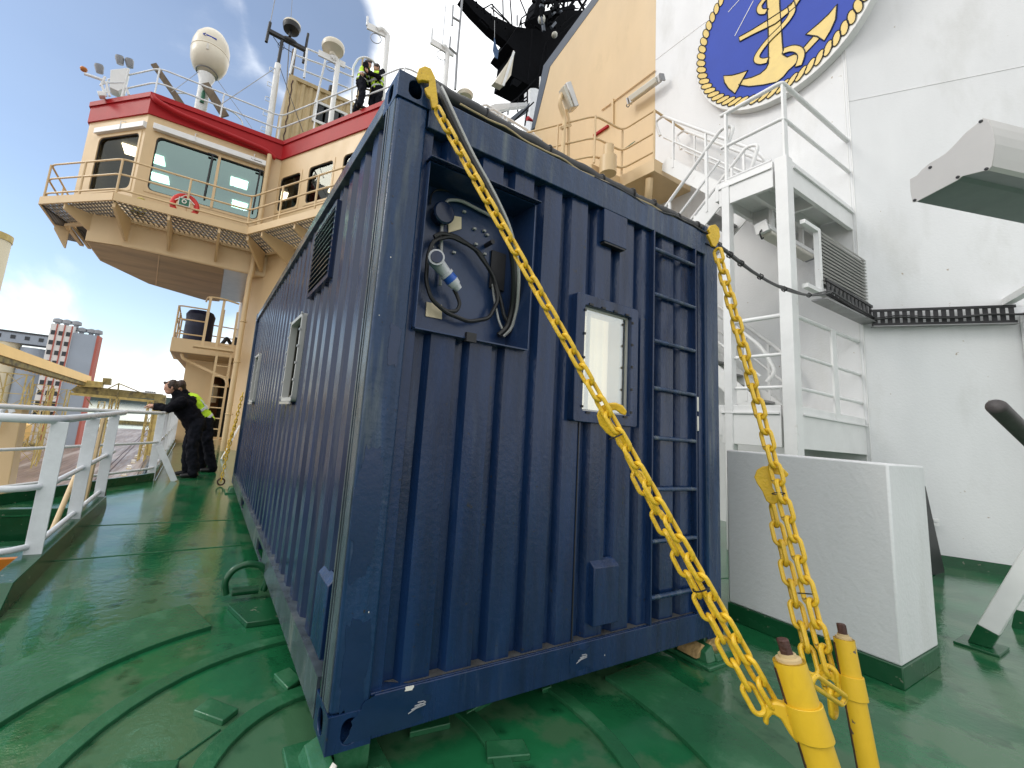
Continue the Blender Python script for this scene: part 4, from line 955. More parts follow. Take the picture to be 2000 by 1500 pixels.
for z in (.9, 1.5, 2.1):
    q = W(1.62, D+z, .34); mb.lathe([(.035, 0), (.03, .02), (.001, .03)], q, 12, NA)
part('bolt', mb, 'white_steel', pl)
lug = single('wall_lug', 'small white slotted lug on the wall behind the leaning black plate', 'lug', MB().beam(UP(1822, 1016, W(0, 0, .05), NA), UP(1833, 1016, W(0, 0, .05), NA), .05, .03).beam(UP(1822, 1024, W(0, 0, .05), NA), UP(1833, 1024, W(0, 0, .05), NA), .05, .03), 'white_steel')
pipe = thing('handrail_pipe', 'dark grey pipe end poking in from the right edge', 'pipe', (2.9, -1.0, .9))
a = UY(1946, 794, -.95); b = UY(2080, 925, -1.05); d = (b-a).normalized()
mb = MB(); mb.lathe([(.001, -.022), (.030, -.020), (.043, -.008), (.047, .006), (.047, 1.2)], a, 24, d); part('pipe_body', mb, mat('grey_brown_pipe', (.06, .052, .052), .5, var=.2, vscale=20, bump=.1, bscale=90), pipe, ang=50)
part('support', MB().cyl(a+d*1.15, V(((a+d*1.15).x, (a+d*1.15).y, D)), .03, n=12), 'black', pipe)
hd = thing('metal_hood', 'grey sheet metal hood with a rounded lip at the upper right', 'hood', (3.4, -1.0, 2.6))
HD = V((.94, -.34, .0)).normalized(); HP = CAMC+ray(1850, 310)*2.6
hpx = [(1777, 350), (1790, 343), (1800, 332), (1815, 319), (1832, 309), (1846, 300), (1860, 287), (1885, 260), (1912, 238), (1920, 230), (1928, 232), (1936, 246), (1941, 262), (1943, 280), (1940, 305), (1937, 324), (1930, 333), (1917, 335), (1880, 344), (1870, 352), (1790, 394), (1782, 395), (1778, 374)]
loop = [UP(x, y, HP, HD) for x, y in hpx]
part('end_plate', MB().prism(loop, HD*.006), 'hood', hd, .0015)
def strip(idx, m, name, t=.004):
    mb = MB(); P = [loop[i] for i in idx]; cc = sum(loop, V())/len(loop)
    for p, q in zip(P, P[1:]):
        n = HD.cross(q-p).normalized(); n = n if n.dot(cc-p) > 0 else -n
        mb.hexa([p+HD*.006, q+HD*.006, q+HD*2.2, p+HD*2.2, p+n*t+HD*.006, q+n*t+HD*.006, q+n*t+HD*2.2, p+n*t+HD*2.2])
    part(name, mb, m, hd, ang=40)
strip(list(range(8, 17)), 'hood', 'lip'); strip(list(range(0, 9)), 'hood', 'back_sheet'); strip([19, 18, 17, 16], 'grey', 'under_sheet')
mb = MB(); p, q = loop[20], loop[18]; mb.hexa([p+HD*.01, q+HD*.01, q+HD*2.2, p+HD*2.2]+[r_+V((0, 0, .02)) for r_ in (p+HD*.01, q+HD*.01, q+HD*2.2, p+HD*2.2)]); part('floor_sheet', mb, 'grey', hd)
mb = MB()
for x, y in ((1916, 237), (1817, 327), (1927, 330), (1871, 346), (1787, 391)): mb.lathe([(.009, .0), (.009, -.004), (.001, -.006)], UP(x, y, HP, HD), 10, HD)
part('rivet', mb, 'black', hd)
part('mounting_arm', MB().beam(HP+HD*1.9, HP+HD*1.9+V((3.5, 1.2, .3)), .08, .08), 'white_steel', hd)
# ================================================================ BRIDGE
G0 = V((.5, 12.26, 0)); GD = V((.5, -.866, 0)); GN = V((-.866, -.5, 0)); GE = 4.70
GC = G0+GD*GE
br = thing('ship_bridge', 'beige ship bridge with a red roof band and wide teal windows, over the left walkway', 'bridge', (2, 12, D))
WT = .08
mb = MB(); mb.prism([(.14, 12.88, D), (.5, 12.26, D), (GC.x, GC.y, D), (6.6, GC.y, D), (6.6, 18, D), (.14, 18, D)], (0, 0, 5.95)); part('deckhouse_wall', mb, 'beige', br)
for z in (2.97, .95): part('weld_seam', MB().beam(V((.16, 12.86, z))+GN*.003, GC+V((0, 0, z))+GN*.003, .012, .012), 'beige', br)
mb = MB(); wall(mb, G0+V((0, 0, 5.8)), GD, GE, 5.8, 9.0, [(.10, 1.05, 7.2, 8.36), (1.38, 2.42, 7.2, 8.40), (2.78, 3.9, 7.2, 8.42)], GN, WT)
wall(mb, V((-3.02, 12.26, 5.1)), (1, 0, 0), 3.52, 5.1, 9.0, [(.26, 3.10, 6.80, 8.46)], (0, -1, 0), WT)
CH = V((-.7071, .7071, 0)); CHN = V((-.7071, -.7071, 0))
wall(mb, V((-3.02, 12.26, 5.9)), CH, 2.25, 5.9, 9.0, [(.16, 1.72, 6.76, 8.46)], CHN, WT)
mb2 = V((-3.02, 12.26, 0))+CH*2.25
wall(mb, V((mb2.x, mb2.y, 5.9)), (0, 1, 0), 2.4, 5.9, 9.0, [], (-1, 0, 0), WT)
mb.box(GC.x, 6.6, GC.y, GC.y+.08, 5.8, 9.0)
part('bridge_wall', mb, 'beige', br)
# interior
mb = MB(); mb.prism([(-4.5, 14.1, 8.78), (-2.9, 12.5, 8.78), (.6, 12.4, 8.78), (2.9, 8.4, 8.78), (6.4, 8.4, 8.78), (6.4, 17, 8.78), (-4.5, 17, 8.78)], (0, 0, .02))
mb.box(-4.4, 6.4, 16.9, 17.0, 5.9, 8.78); mb.box(6.40, 6.45, 8.4, 17, 5.9, 8.78); mb.box(-4.45, -4.40, 14.4, 17, 5.9, 8.78); mb.box(-4.4, 6.4, 8.5, 16.9, 5.88, 5.90) if 0 else None
mb.prism([(-4.5, 14.1, 5.92), (-2.9, 12.5, 5.92), (.6, 12.5, 5.92), (2.9, 8.5, 5.92), (6.4, 8.4, 5.92), (6.4, 17, 5.92), (-4.5, 17, 5.92)], (0, 0, .02))
part('interior', mb, 'dark_in', br)
for x, y in ((467, 358), (468, 401), (302, 310), (312, 348), (262, 296), (660, 372), (545, 380)):
    p = UZ(x, y, 8.74); part('ceiling_light', MB().box(p.x-.27, p.x+.27, p.y-.30, p.y+.30, 8.72, 8.76), 'lamp_on', br)
def win(c, u, w_, h_, m, nr, rad=.12, mull=()):
    c = V(c); u = V(u); nr = V(nr); mb = MB()
    ring(mb, rrect(c-nr*.05, u, (0, 0, 1), w_-.04, h_-.04, rad, 5), rrect(c-nr*.05, u, (0, 0, 1), w_+.10, h_+.10, .01, 5), nr*.065)
    o = part('window', mb, 'beige', br, .005)
    mb = MB(); ring(mb, rrect(c-nr*.045, u, (0, 0, 1), w_-.09, h_-.09, rad, 5), rrect(c-nr*.045, u, (0, 0, 1), w_-.038, h_-.038, rad, 5), nr*.03); part('window_seal', mb, 'black', o)
    xs = [-w_/2]+list(mull)+[w_/2]
    for a, b in zip(xs, xs[1:]):
        part('pane', MB().prism([c+u*a-V((0, 0, h_/2))-nr*.062, c+u*b-V((0, 0, h_/2))-nr*.062, c+u*b+V((0, 0, h_/2))-nr*.062, c+u*a+V((0, 0, h_/2))-nr*.062], nr*-.008), m, o)
    for q in mull: part('mullion', MB().beam(c+u*q-V((0, 0, h_/2)), c+u*q+V((0, 0, h_/2)), .07, .07, up=nr), 'beige', o)
    return o
w0 = win((-1.34, 12.26, 7.63), (1, 0, 0), 2.84, 1.66, 'teal_glass', (0, -1, 0), .14, (.16,))
for x0, dz in ((-1.36, .1), (-.06, .1)):      # wipers
    part('wiper', MB().beam((x0, 12.20, 8.42), (x0-.03, 12.20, 7.05), .045, .03).beam((x0-.12, 12.2, 8.40), (x0+.10, 12.2, 8.40), .05, .04), 'black', w0)
win(V((-3.02, 12.26, 7.61))+CH*.94, CH, 1.56, 1.70, 'smoke_glass', CHN, .14)
win(G0+GD*.575+V((0, 0, 7.78)), GD, .95, 1.16, 'smoke_glass', GN); win(G0+GD*1.90+V((0, 0, 7.80)), GD, 1.04, 1.20, 'smoke_glass', GN); win(G0+GD*3.34+V((0, 0, 7.81)), GD, 1.12, 1.22, 'smoke_glass', GN)
# visors
for a, b, n in ((V((-2.85, 12.26, 8.66)), V((.16, 12.26, 8.66)), V((0, -1, 0))), (V((-2.98, 12.30, 8.66)), V((-2.98, 12.3, 8.66))+CH*1.85, CHN)):
    o = part('sun_visor', MB().prism([a+n*.01-V((0, 0, .10)), a+n*.16-V((0, 0, .10)), a+n*.16+V((0, 0, .06)), a+n*.01+V((0, 0, .10))], b-a), 'white_steel', br, .008)
    for t in (.33, .85) if n.y == -1 else (.45,):
        q = a.lerp(b, t)+n*.17; part('visor_rod', MB().tube([q-V((0, 0, .1)), q+V((0, 0, .14)), q-n*.15+V((.03, 0, .22))], .012, 6), 'white_steel', o)
mb = MB(); mb.box(-.32, -.06, 12.095, 12.099, 8.615, 8.635); mb.box(-.36, -.34, 12.095, 12.099, 8.63, 8.65); part('maker_mark', mb, 'black', o)
# red roof band
def band(z0, z1, out, th, m, name):
    pts = [(mb2.x, 15.8), (mb2.x, mb2.y), (-3.02, 12.26), (.5, 12.26), (GC.x, GC.y), (6.6, GC.y)]
    po = off2([V(p) for p in pts], -out) if 0 else None
    pl = [V(p) for p in pts]; o1 = off2(pl, -out); o2 = off2(pl, th-out); mb = MB()
    for i in range(len(pl)-1):
        mb.prism([(o1[i].x, o1[i].y, z0), (o1[i+1].x, o1[i+1].y, z0), (o2[i+1].x, o2[i+1].y, z0), (o2[i].x, o2[i].y, z0)], (0, 0, z1-z0))
    return part(name, mb, m, br)
band(8.995, 9.48, .05, .15, 'red', 'roof_band'); band(9.48, 9.62, .09, .2, 'red', 'roof_coping'); band(9.62, 9.66, .02, .1, 'white_steel', 'roof_kerb')
mb = MB(); mb.prism([(mb2.x, 15.8, 9.45), (mb2.x, mb2.y, 9.45), (-3.02, 12.30, 9.45), (.5, 12.30, 9.45), (GC.x, GC.y+.03, 9.45), (6.6, GC.y, 9.45), (6.6, 17, 9.45), (-4, 17, 9.45)], (0, 0, .10)); part('roof', mb, 'green_dark', br)
part('roof_pipe', MB().tube([V((-3.0, 12.15, 9.5)), V((-2.9, 12.08, 9.36)), V((-2.4, 12.09, 9.22)), V((0.0, 12.10, 9.06)), V((.3, 12.10, 8.9))], .07, 12, fil=.3), 'red', br)
# lower skirt and soffit
sk = [(-3.85, 12.55), (-2.8, 12.24), (.52, 12.24), (.6, 12.3), (.6, 16.2), (.2, 16.3), (-1.1, 17.2), (-2.8, 16.2), (-3.85, 14.4)]
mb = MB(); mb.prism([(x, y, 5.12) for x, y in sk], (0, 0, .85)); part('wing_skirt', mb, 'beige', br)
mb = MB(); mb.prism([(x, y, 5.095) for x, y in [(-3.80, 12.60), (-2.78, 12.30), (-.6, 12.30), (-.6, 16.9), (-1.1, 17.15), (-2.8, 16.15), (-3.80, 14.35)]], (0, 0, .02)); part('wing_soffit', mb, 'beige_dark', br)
mb = MB(); mb.prism([(x, y, 5.09) for x, y in [(-.59, 12.30), (.14, 12.30), (.14, 16.3), (-.59, 16.7)]], (0, 0, .025)); part('wing_soffit', mb, 'aluminium', br)
part('soffit_seam', MB().beam((-2.2, 12.35, 5.085), (-2.6, 16.2, 5.085), .03, .02), 'beige', br)
# drain pipes
part('drain_pipe', MB().tube([V((.10, 12.10, D)), V((.10, 12.10, 4.9)), V((.13, 12.10, 5.2)), V((.13, 12.10, 8.95))], .075, 14), 'beige', br)
for z in (.9, 2.4, 3.6, 6.6): part('pipe_clamp', MB().torus((.11, 12.10, z), (0, 0, 1), .085, .018, 16, 6), 'beige', br)
# walkway round the bridge
wk = thing('bridge_walkway', 'beige walkway with steel grating and brackets running round the outside of the bridge', 'walkway', (-1, 11.5, 5.8))
inner = [(-4.62, 15.6), (-4.62, 13.86), (-3.02, 12.24), (.46, 12.24), (GC.x-.04, GC.y), ]
outer = [(-5.05, 15.6), (-4.92, 12.75), (-3.16, 11.12), (-.17, 11.08), (GC.x-1.05, GC.y-.6)]
mb = MB()
for i in range(4):
    a, b, c, d = [V((*q, 5.88)) for q in (inner[i], inner[i+1], outer[i+1], outer[i])]; n_ = int((c-d).length/.10)
    for k in range(n_+1): mb.beam(a.lerp(b, k/n_), d.lerp(c, k/n_), .035, .03)
    for k in range(1, 6): mb.beam(a.lerp(d, k/6), b.lerp(c, k/6), .02, .03)
part('grating', mb, 'galv', wk)
mb = MB()
for a, b in zip(outer, outer[1:]):
    a = V((*a, 5.95)); b = V((*b, 5.95)); mb.beam(a, b, .05, .20)
part('edge_beam', mb, 'beige', wk)
mb = MB()
for a, b in zip(inner, inner[1:]): a = V((*a, 5.80)); b = V((*b, 5.80)); mb.beam(a, b, .10, .07)
part('wall_angle', mb, 'beige', wk)
def knee(po, pi):
    po = V((*po, 5.85)); pi = V((*pi, 5.85)); n = (pi-po).cross(V((0, 0, 1))).normalized()*.03
    part('bracket', MB().prism([po-n, pi-n, pi-n-V((0, 0, .62)), pi-n+(po-pi)*.10-V((0, 0, .62)), po-n-V((0, 0, .14))], n*2), 'beige', wk)
knee((-4.3, 12.2), (-3.5, 12.8)); knee((-3.14, 11.2), (-2.95, 12.2)); 
for x in (-2.0, -.85): knee((x, 11.12), (x, 12.2))
knee((-.15, 11.12), (.40, 12.2)); knee((-4.95, 14.2), (-4.62, 14.2))
for s in (1.3, 2.6, 3.9): p = G0+GD*s; knee((p.x+GN.x*1.15, p.y+GN.y*1.15), (p.x+GN.x*.02, p.y+GN.y*.02))
ro = [(-4.98, 15.5), (-4.88, 12.78), (-3.14, 11.16), (-.20, 11.12), (outer[4][0], outer[4][1]+.05)]
railing(wk, ro, 5.9, (1.08, .68, .28), .024, .026, 'beige', spacing=1.35, fil=.18)
# things on the walkway
lb = thing('lifebuoy', 'red lifebuoy with a pale rope hung on the bridge walkway railing', 'lifebuoy', (-1.7, 11.2, 5.95))
part('ring', MB().torus((-1.72, 11.24, 6.24), (0, 1, 0), .27, .07, 32, 12), 'life', lb)
part('grab_line', MB().tube([V((-1.94, 11.15, 6.30)), V((-1.72, 11.13, 6.50)), V((-1.50, 11.15, 6.30))], .014, 6), 'chip', lb)
sb = thing('safety_sign', 'small green and white sign fixed over the red lifebuoy', 'sign', (-1.7, 11.05, 6.2))
part('plate', MB().box(-1.86, -1.60, 11.06, 11.07, 6.16, 6.38), 'chip', sb); mb = MB(); mb.box(-1.84, -1.62, 11.053, 11.059, 6.18, 6.36); part('green_field', mb, 'sign_green', sb); part('pictogram', MB().torus((-1.73, 11.05, 6.28), (0, 1, 0), .045, .014, 16, 6), 'chip', sb)
mb = MB(); mb.lathe([(.16, 0), (.15, .10), (.09, .16), (.085, .36), (.10, .38), (.02, .42)], (-2.72, 11.7, 5.91), 16); single('deck_light', 'yellow hooded fitting on the bridge walkway left of the lifebuoy', 'fitting', mb, mat('faded_yellow', (.66, .56, .16), .5), .01)
# roof railing
rr_ = thing('roof_railing', 'white pipe railing along the edge of the bridge roof', 'railing', (0, 12.4, 9.6))
railing(rr_, [(-4.45, 13.95), (-3.02, 12.45), (.30, 12.45), (GC.x+.02, GC.y+.10), (6.6, GC.y+.1)], 9.66, (.93, .48), .024, .022, 'rail', spacing=1.4, fil=.25)
part('rail', MB().tube([V((-2.6, 12.9, 9.7)), V((-2.65, 12.9, 10.3)), V((-2.3, 12.9, 10.45)), V((-1.0, 12.9, 10.4)), V((-.75, 12.9, 10.2)), V((-.72, 12.9, 9.7))], .022, 8, fil=.15), 'rail', rr_)
# radome
rd = thing('radome', 'large cream satellite radome on a white pedestal above the bridge wing', 'radome', (-2.0, 13.0, 9.6))
c = UY(411, 106, 13.0)
part('pedestal', MB().lathe([(.24, 0), (.24, .15), (.17, .2), (.17, 1.5), (.25, 1.75)], (c.x, c.y, 9.55), 20), 'white_steel', rd)
prof = [(a_*.80, b_*.86) for a_, b_ in [(.001, -.84), (.34, -.82), (.52, -.70), (.64, -.42), (.68, -.1), (.672, -.09), (.672, .0), (.66, .22), (.58, .50), (.42, .72), (.2, .83), (.001, .86)]]
part('dome', MB().lathe(prof, c+V((0, 0, .02)), 40), 'radome', rd, ang=60)
part('dome_seam', MB().torus(c+V((0, 0, -.05)), (0, 0, 1), .541, .006, 48, 5), 'box_cream', rd)
part('base_ring', MB().torus(c+V((0, 0, -.68)), (0, 0, 1), .30, .02, 32, 6), 'galv', rd)
mk = MB(); mk.tube([c+V((-.16, -.500, .24)), c+V((-.24, -.485, .20)), c+V((-.16, -.520, .15))], .012, 6, fil=.05); mk.beam(c+V((-.14, -.515, .19)), c+V((.14, -.525, .17)), .02, .04); part('emblem_mark', mk, 'emb_blue', rd)
part('vent_plate', MB().beam(c+V((-.05, -.56, -.10)), c+V((-.05, -.53, -.27)), .06, .02, up=(0, 1, 0)), 'chip', rd)
# antenna masts on the roof
def pole(root, a, b, r, m='white_steel', name='pole'): return part(name, MB().cyl(a, b, r, n=12), m, root)
def ladder_steps(root, a, b, n):
    for k in range(n):
        p = V(a).lerp(V(b), (k+.5)/n); part('step', MB().tube([p+V((-.02, 0, .06)), p+V((-.24, 0, .06)), p+V((-.24, 0, -.08)), p+V((-.02, 0, -.08))], .012, 6, fil=.03), 'rail', root)
y = 12.9
am = thing('antenna_mast', 'black crossbar antenna with a dark domed disc on a white stepped pole', 'antenna mast', UY(522, 268, y), 'antenna poles on the bridge roof')
a, b = UY(523, 270, y), UY(543, 126, y); pole(am, V((a.x, a.y, 9.5)), b, .10); ladder_steps(am, a, b, 5)
pole(am, b, UY(551, 80, y), .055, 'black'); part('crossbar', MB().beam(UY(524, 60, y), UY(597, 98, y), .12, .12).ball(UY(566, 80, y), .28, .12, .10), 'black', am)
pole(am, UY(520, 82, y), UY(528, 44, y), .05, 'black', 'rod'); pole(am, UY(528, 44, y), UY(538, -6, y), .014, 'grey', 'whip'); pole(am, UY(592, 123, y), UY(602, 66, y), .045, 'black', 'rod')
pole(am, UY(566, 72, y), UY(568, 60, y), .05, 'black'); q = UY(570, 52, y); part('domed_disc', MB().lathe([(.05, -.22), (.26, -.16), (.30, -.02), (.29, .06), (.15, .17), (.001, .20)], q, 24), 'black', am, ang=50); part('disc_cap', MB().lathe([(.302, .0), (.292, .07), (.15, .182), (.001, .212)], q, 24), 'radome', am)
pole(am, UY(575, 98, y), UY(569, 145, y), .07, 'wood', 'strut')
part('lead', MB().tube([UY(534, 72, y), UY(545, 88, y), UY(560, 96, y), UY(573, 104, y)], .012, 6), 'black', am); part('lead', MB().torus(UY(549, 90, y), (0, 1, .3), .10, .01, 18, 5), 'black', am)
wh = single('whip_antenna', 'thin grey whip antenna beside the black crossbar antenna', 'whip antenna', MB().tube([UY(556, 262, y+.2), UY(562, 130, y+.2), UY(571, -6, y+.2)], .02, 6, rs=[.035, .022, .008]), 'grey')
st_ = thing('mast_stay', 'pair of thin stay wires from the white stepped pole to the bridge roof', 'stay', UY(542, 130, y))
part('wire', MB().tube([UY(542, 130, y), UZ(430, 205, 9.66)], .012, 5), 'galv', st_); part('wire', MB().tube([UY(546, 130, y), UZ(592, 258, 9.66)], .012, 5), 'black', st_)
part('wire', MB().tube([UY(420, 150, 13), UZ(492, 250, 9.66)], .008, 5), 'galv', st_); part('wire', MB().tube([UY(395, 135, 13), UZ(335, 180, 9.66)], .008, 5), 'galv', st_)
def arm_mast(label, base, top, armL, armR, y, disc=None, rod=None, steps=2):
    root = thing('antenna_mast', label, 'antenna mast', UY(*base, y), 'antenna poles on the bridge roof')
    a, b = UY(*base, y), UY(*top, y); pole(root, V((a.x, a.y, 9.5)), b, .085)
    al, ar = UY(*armL, y), UY(*armR, y); m_ = al.lerp(ar, .5)
    part('arm', MB().tube([b, b+(V((m_.x, m_.y, m_.z))-b)*.6+V((0, 0, .12)), m_], .085, 10, fil=.15), 'white_steel', root)
    part('arm_plate', MB().beam(al, ar, .05, .20), 'white_steel', root)
    part('lead_loop', MB().torus(m_-V((0, 0, .28)), (.2, 1, 0), .16, .012, 20, 5), 'grey', root)
    if disc:
        q = UY(*disc, y); part('disc_antenna', MB().lathe([(.08, -.32), (.10, -.24), (.35, -.13), (.375, -.03), (.36, .04), (.21, .12), (.001, .14)], q, 28), 'radome', root, ang=50)
        pole(root, m_, q-V((0, 0, .28)), .06)
    if rod: pole(root, UY(*rod[0], y), UY(*rod[1], y), .035, 'rail', 'rod')
    return root
arm_mast('white pole with a cream disc antenna standing above the roof container', (646, 240), (660, 122), (622, 103), (674, 128), 11.6, disc=(651, 92))
arm_mast('white pole with a bent arm and short rod, right of the two roof workers', (747, 195), (757, 70), (717, 50), (755, 68), 9.6, rod=((717, 50), (718, 33)))
r4 = arm_mast('white pole with a bent arm and a tall whip, farthest right on the bridge roof', (869, 180), (874, 103), (841, 80), (886, 106), 9.4, rod=((842, 84), (845, 56)))
pole(r4, UY(864, 88, 9.4), UY(872, -6, 9.4), .012, 'grey', 'whip')
da = thing('dipole_antenna', 'grey ladder-shaped dipole antenna on a tall pole against the white sky', 'antenna', (6.2, 9.2, 9.6))
y = 9.2
for p, q, r in (((893, 108), (903, -6), .035), ((883, 50), (885, 10), .028), ((883, 33), (898, 42), .035), ((878, 94), (880, 72), .028), ((879, 94), (893, 107), .035), ((893, 108), (889, 175), .04)): pole(da, UY(*p, y), UY(*q, y), r, 'grey', 'rod')
# beige container on the roof
y = 12.6; c0 = UY(547, 262, y); cx0 = c0.x
rc = thing('roof_container', 'beige rust-streaked corrugated container on the bridge roof with a white-framed window', 'container', (cx0+1.8, y+1, 9.55))
zt = UY(567, 145, y).z; x1 = cx0+3.5
mb = corr(MB(), 'x', cx0+.25, x1, 9.60, zt-.12, y, .05, .26, cx0+.2, slope=.05, flat=.3); part('front_panel', mb, 'box_cream', rc, norm=False)
mb = MB(); mb.box(cx0, cx0+.25, y-.03, y+.25, 9.55, zt); part('corner_post', mb, 'box_cream', rc, .01)
mb = MB(); mb.box(cx0+.25, x1, y-.03, y+.06, zt-.14, zt); part('top_rail', mb, 'box_cream', rc, .01)
mb = MB(); mb.box(cx0+.02, cx0+.05, y+.25, y+2.4, 9.55, zt); mb.box(cx0, x1, y+2.35, y+2.4, 9.55, zt); part('back_panel', mb, 'box_cream', rc); part('roof_panel', MB().box(cx0+.03, x1, y+.02, y+2.4, zt-.06, zt-.02), 'box_cream', rc); part('end_panel', MB().box(x1, x1+.05, y, y+2.4, 9.55, zt), 'box_cream', rc)
part('rust_line', MB().tube([V((cx0+.13+.02*math.sin(k*2.3), y-.032, 9.7+k*(zt-9.9)/14)) for k in range(15)], .022, 5), 'rust', rc)
wc = UY(645, 228, y-.04); o = part('window', ring(MB(), rrect(wc, (1, 0, 0), (0, 0, 1), .95, .62, .01, 2), rrect(wc, (1, 0, 0), (0, 0, 1), 1.15, .80, .01, 2), (0, .06, 0)), 'white_steel', rc); part('pane', MB().box(wc.x-.5, wc.x+.5, y, y+.012, wc.z-.35, wc.z+.35), 'far_window', o); part('mullion', MB().box(wc.x-.03, wc.x+.03, y-.05, y, wc.z-.35, wc.z+.35), 'white_steel', o)
part('vent_pipe', MB().cyl(UY(646, 180, y+.3), UY(648, 170, y+.3), .10, n=12), 'black', rc)
# upper rails on top of the container
ur = thing('upper_railing', 'tall white railing frame standing over the roof container', 'railing', (1.5, 12.5, 9.6))
y = 12.3
for p, q in (((566, 145), (577, 95)), ((594, 152), (600, 95)), ((617, 200), (636, 115)), ((687, 200), (690, 137)), ((685, 230), (689, 150))): pole(ur, UY(*p, y), UY(*q, y), .035, 'rail', 'post')
for pts in (((600, 95), (636, 110), (690, 137)), ((578, 108), (640, 130), (688, 150)), ((573, 130), (680, 172))): part('rail', MB().tube([UY(*p, y) for p in pts], .028, 8), 'rail', ur)
# cage hoop near the workers
hc = thing('ladder_hoop', 'pale hooped safety cage beside the two workers on the roof', 'safety cage', UY(715, 205, 9.5)); y = 9.5
part('hoop', MB().tube([UY(*p, y) for p in ((689, 150), (690, 130), (700, 114), (714, 111), (728, 118), (736, 130))], .03, 8, fil=.1), 'rail', hc)
for p, q in (((700, 205), (706, 140)), ((720, 203), (727, 150)), ((733, 200), (737, 140)), ((700, 170), (722, 176)), ((695, 188), (735, 186)), ((698, 206), (709, 112))): pole(hc, UY(*p, y), UY(*q, y), .025, 'box_cream', 'bar')
# white cabinet with floodlights at the wing end
cb_ = thing('signal_cabinet', 'white cabinet with three floodlights and an amber lamp on the bridge wing corner', 'cabinet', (-4, 13.2, 9.6)); y = 13.3
part('cabinet_body', MB().prism([UY(216, 136, y), UY(250, 132, y), UY(241, 172, y), UY(231, 178, y), UY(213, 170, y)], (0, .35, 0)), 'white_steel', cb_, .01)
for p, q in (((251, 135), (238, 190)), ((245, 168), (252, 186)), ((198, 165), (207, 188)), ((207, 160), (214, 188)), ((205, 150), (197, 168))): pole(cb_, UY(*p, y), UY(*q, y), .035, 'white_steel', 'leg')
part('grab_rail', MB().tube([UY(198, 166, y), UY(205, 162, y), UY(243, 161, y)], .02, 6), 'rail', cb_)
for p in ((234, 117), (253, 123), (194, 134)): o = part('floodlight', MB().lathe([(.085, -.12), (.115, .05), (.10, .10), (.02, .11)], UY(*p, y), 16, (-.2, -.3, 1)), 'grey', cb_); part('lens', MB().lathe([(.10, .105), (.001, .12)], UY(*p, y), 16, (-.2, -.3, 1)), 'lens', o)
pole(cb_, UY(203, 157, y), UY(165, 144, y), .04, 'rail', 'arm'); part('amber_lamp', MB().lathe([(.07, 0), (.09, .04), (.08, .08), (.03, .11)], UY(163, 138, y), 16), 'amber', cb_)
part('junction_box', MB().beam(UY(192, 186, y), UY(205, 186, y), .2, .14), 'white_steel', cb_, .02)
for k, (p, q) in enumerate((((300, 125), (356, 206)), ((400, 163), (440, 228)))):
    single('leaning_plank', ('narrow weathered plank leaning on the roof railing left of the radome pedestal', 'broad weathered plank leaning on the roof railing right of the radome pedestal')[k], 'plank', MB().beam(UY(*p, 12.7), UY(*q, 12.7), .16+.08*k, .06, up=(0, -1, 0)), 'wood', group='planks leaning on the bridge roof')
single('signal_bottle', 'dark green bottle-shaped canister tied to the radome pedestal', 'canister', MB().lathe([(.06, 0), (.07, .3), (.03, .42), (.025, .6)], UY(394, 200, 12.8), 12), 'sign_green')
hl = single('roof_lamp', 'round flat cream lamp housing on the right of the roof railing', 'lamp', MB().lathe([(.02, -.12), (.24, -.10), (.28, 0), (.20, .10), (.02, .13)], UY(908, 186, 9.3), 20), 'radome')

# ================================================================ LOWER PLATFORM, LADDER, DOOR HOUSE
lpf = thing('side_platform', 'beige side platform with railing, jutting out beyond the two people on deck', 'platform', (-.7, 14, 2.5))
P1 = [(-1.66, 13.55), (.2, 13.3), (.2, 17), (-1.72, 16.4)]
part('platform_body', MB().prism([(x, y, 2.62) for x, y in P1], (0, 0, .42)), 'beige', lpf, .01)
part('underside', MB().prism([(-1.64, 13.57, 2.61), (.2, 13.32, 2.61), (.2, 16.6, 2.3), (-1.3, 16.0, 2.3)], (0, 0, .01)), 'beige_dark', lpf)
railing(lpf, [(.15, 16.4), (-1.66, 16.2), (-1.62, 13.6), (-.85, 13.5)], 3.04, (1.0, .6, .15), .022, .028, 'beige', spacing=1.3, fil=.15)
part('drain_pipe', MB().tube([V((-1.35, 13.7, 2.6)), V((-1.30, 13.7, 2.45)), V((-.9, 13.8, 2.30)), V((-.05, 13.2, 1.95)), V((.0, 13.1, 1.7))], .05, 10, fil=.2), 'beige', lpf)
tk = single('covered_drum', 'drum under a dark blue tarpaulin on the beige side platform', 'covered drum', MB().lathe([(.40, 0), (.43, .1), (.42, .8), (.44, 1.0), (.36, 1.14), (.1, 1.18)], (-1.05, 14.9, 3.05), 18), 'tarp', .02)
mb = MB(); mb.tube([V((-.35, 14.2, 3.05)), V((-.2, 14.2, 3.35)), V((0, 14.3, 3.1)), V((.05, 14.2, 3.4)), V((.1, 14.2, 3.05))], .06, 8, fil=.05); single('hose_heap', 'black hose heap on the beige side platform beside the ladder', 'hose', mb, 'rubber')
hs = thing('door_house', 'beige wall with a dark wooden door standing open, under the side platform', 'deck cabin', (-.5, 15, D))
mb = MB(); wall(mb, V((-1.22, 14.3, D)), (1, 0, 0), 1.42, D, 2.62, [(.78, 1.36, .10, 2.05)], (0, -1, 0), .1); mb.box(-1.22, -1.12, 14.4, 18, D, 2.6); mb.box(-1.12, .2, 17.9, 18, D, 2.6); part('cabin_wall', mb, 'beige', hs)
part('lobby_lining', MB().box(-.5, .2, 15.4, 15.45, D, 2.2), 'dark_in', hs)
dr = part('door', MB().beam((-.40, 14.36, 1.07), (-.16, 15.0, 1.07), .05, 1.90), 'door_wood', hs); part('door_window', MB().beam((-.37, 14.40, 1.5), (-.24, 14.75, 1.5), .06, .6), 'lens', dr)
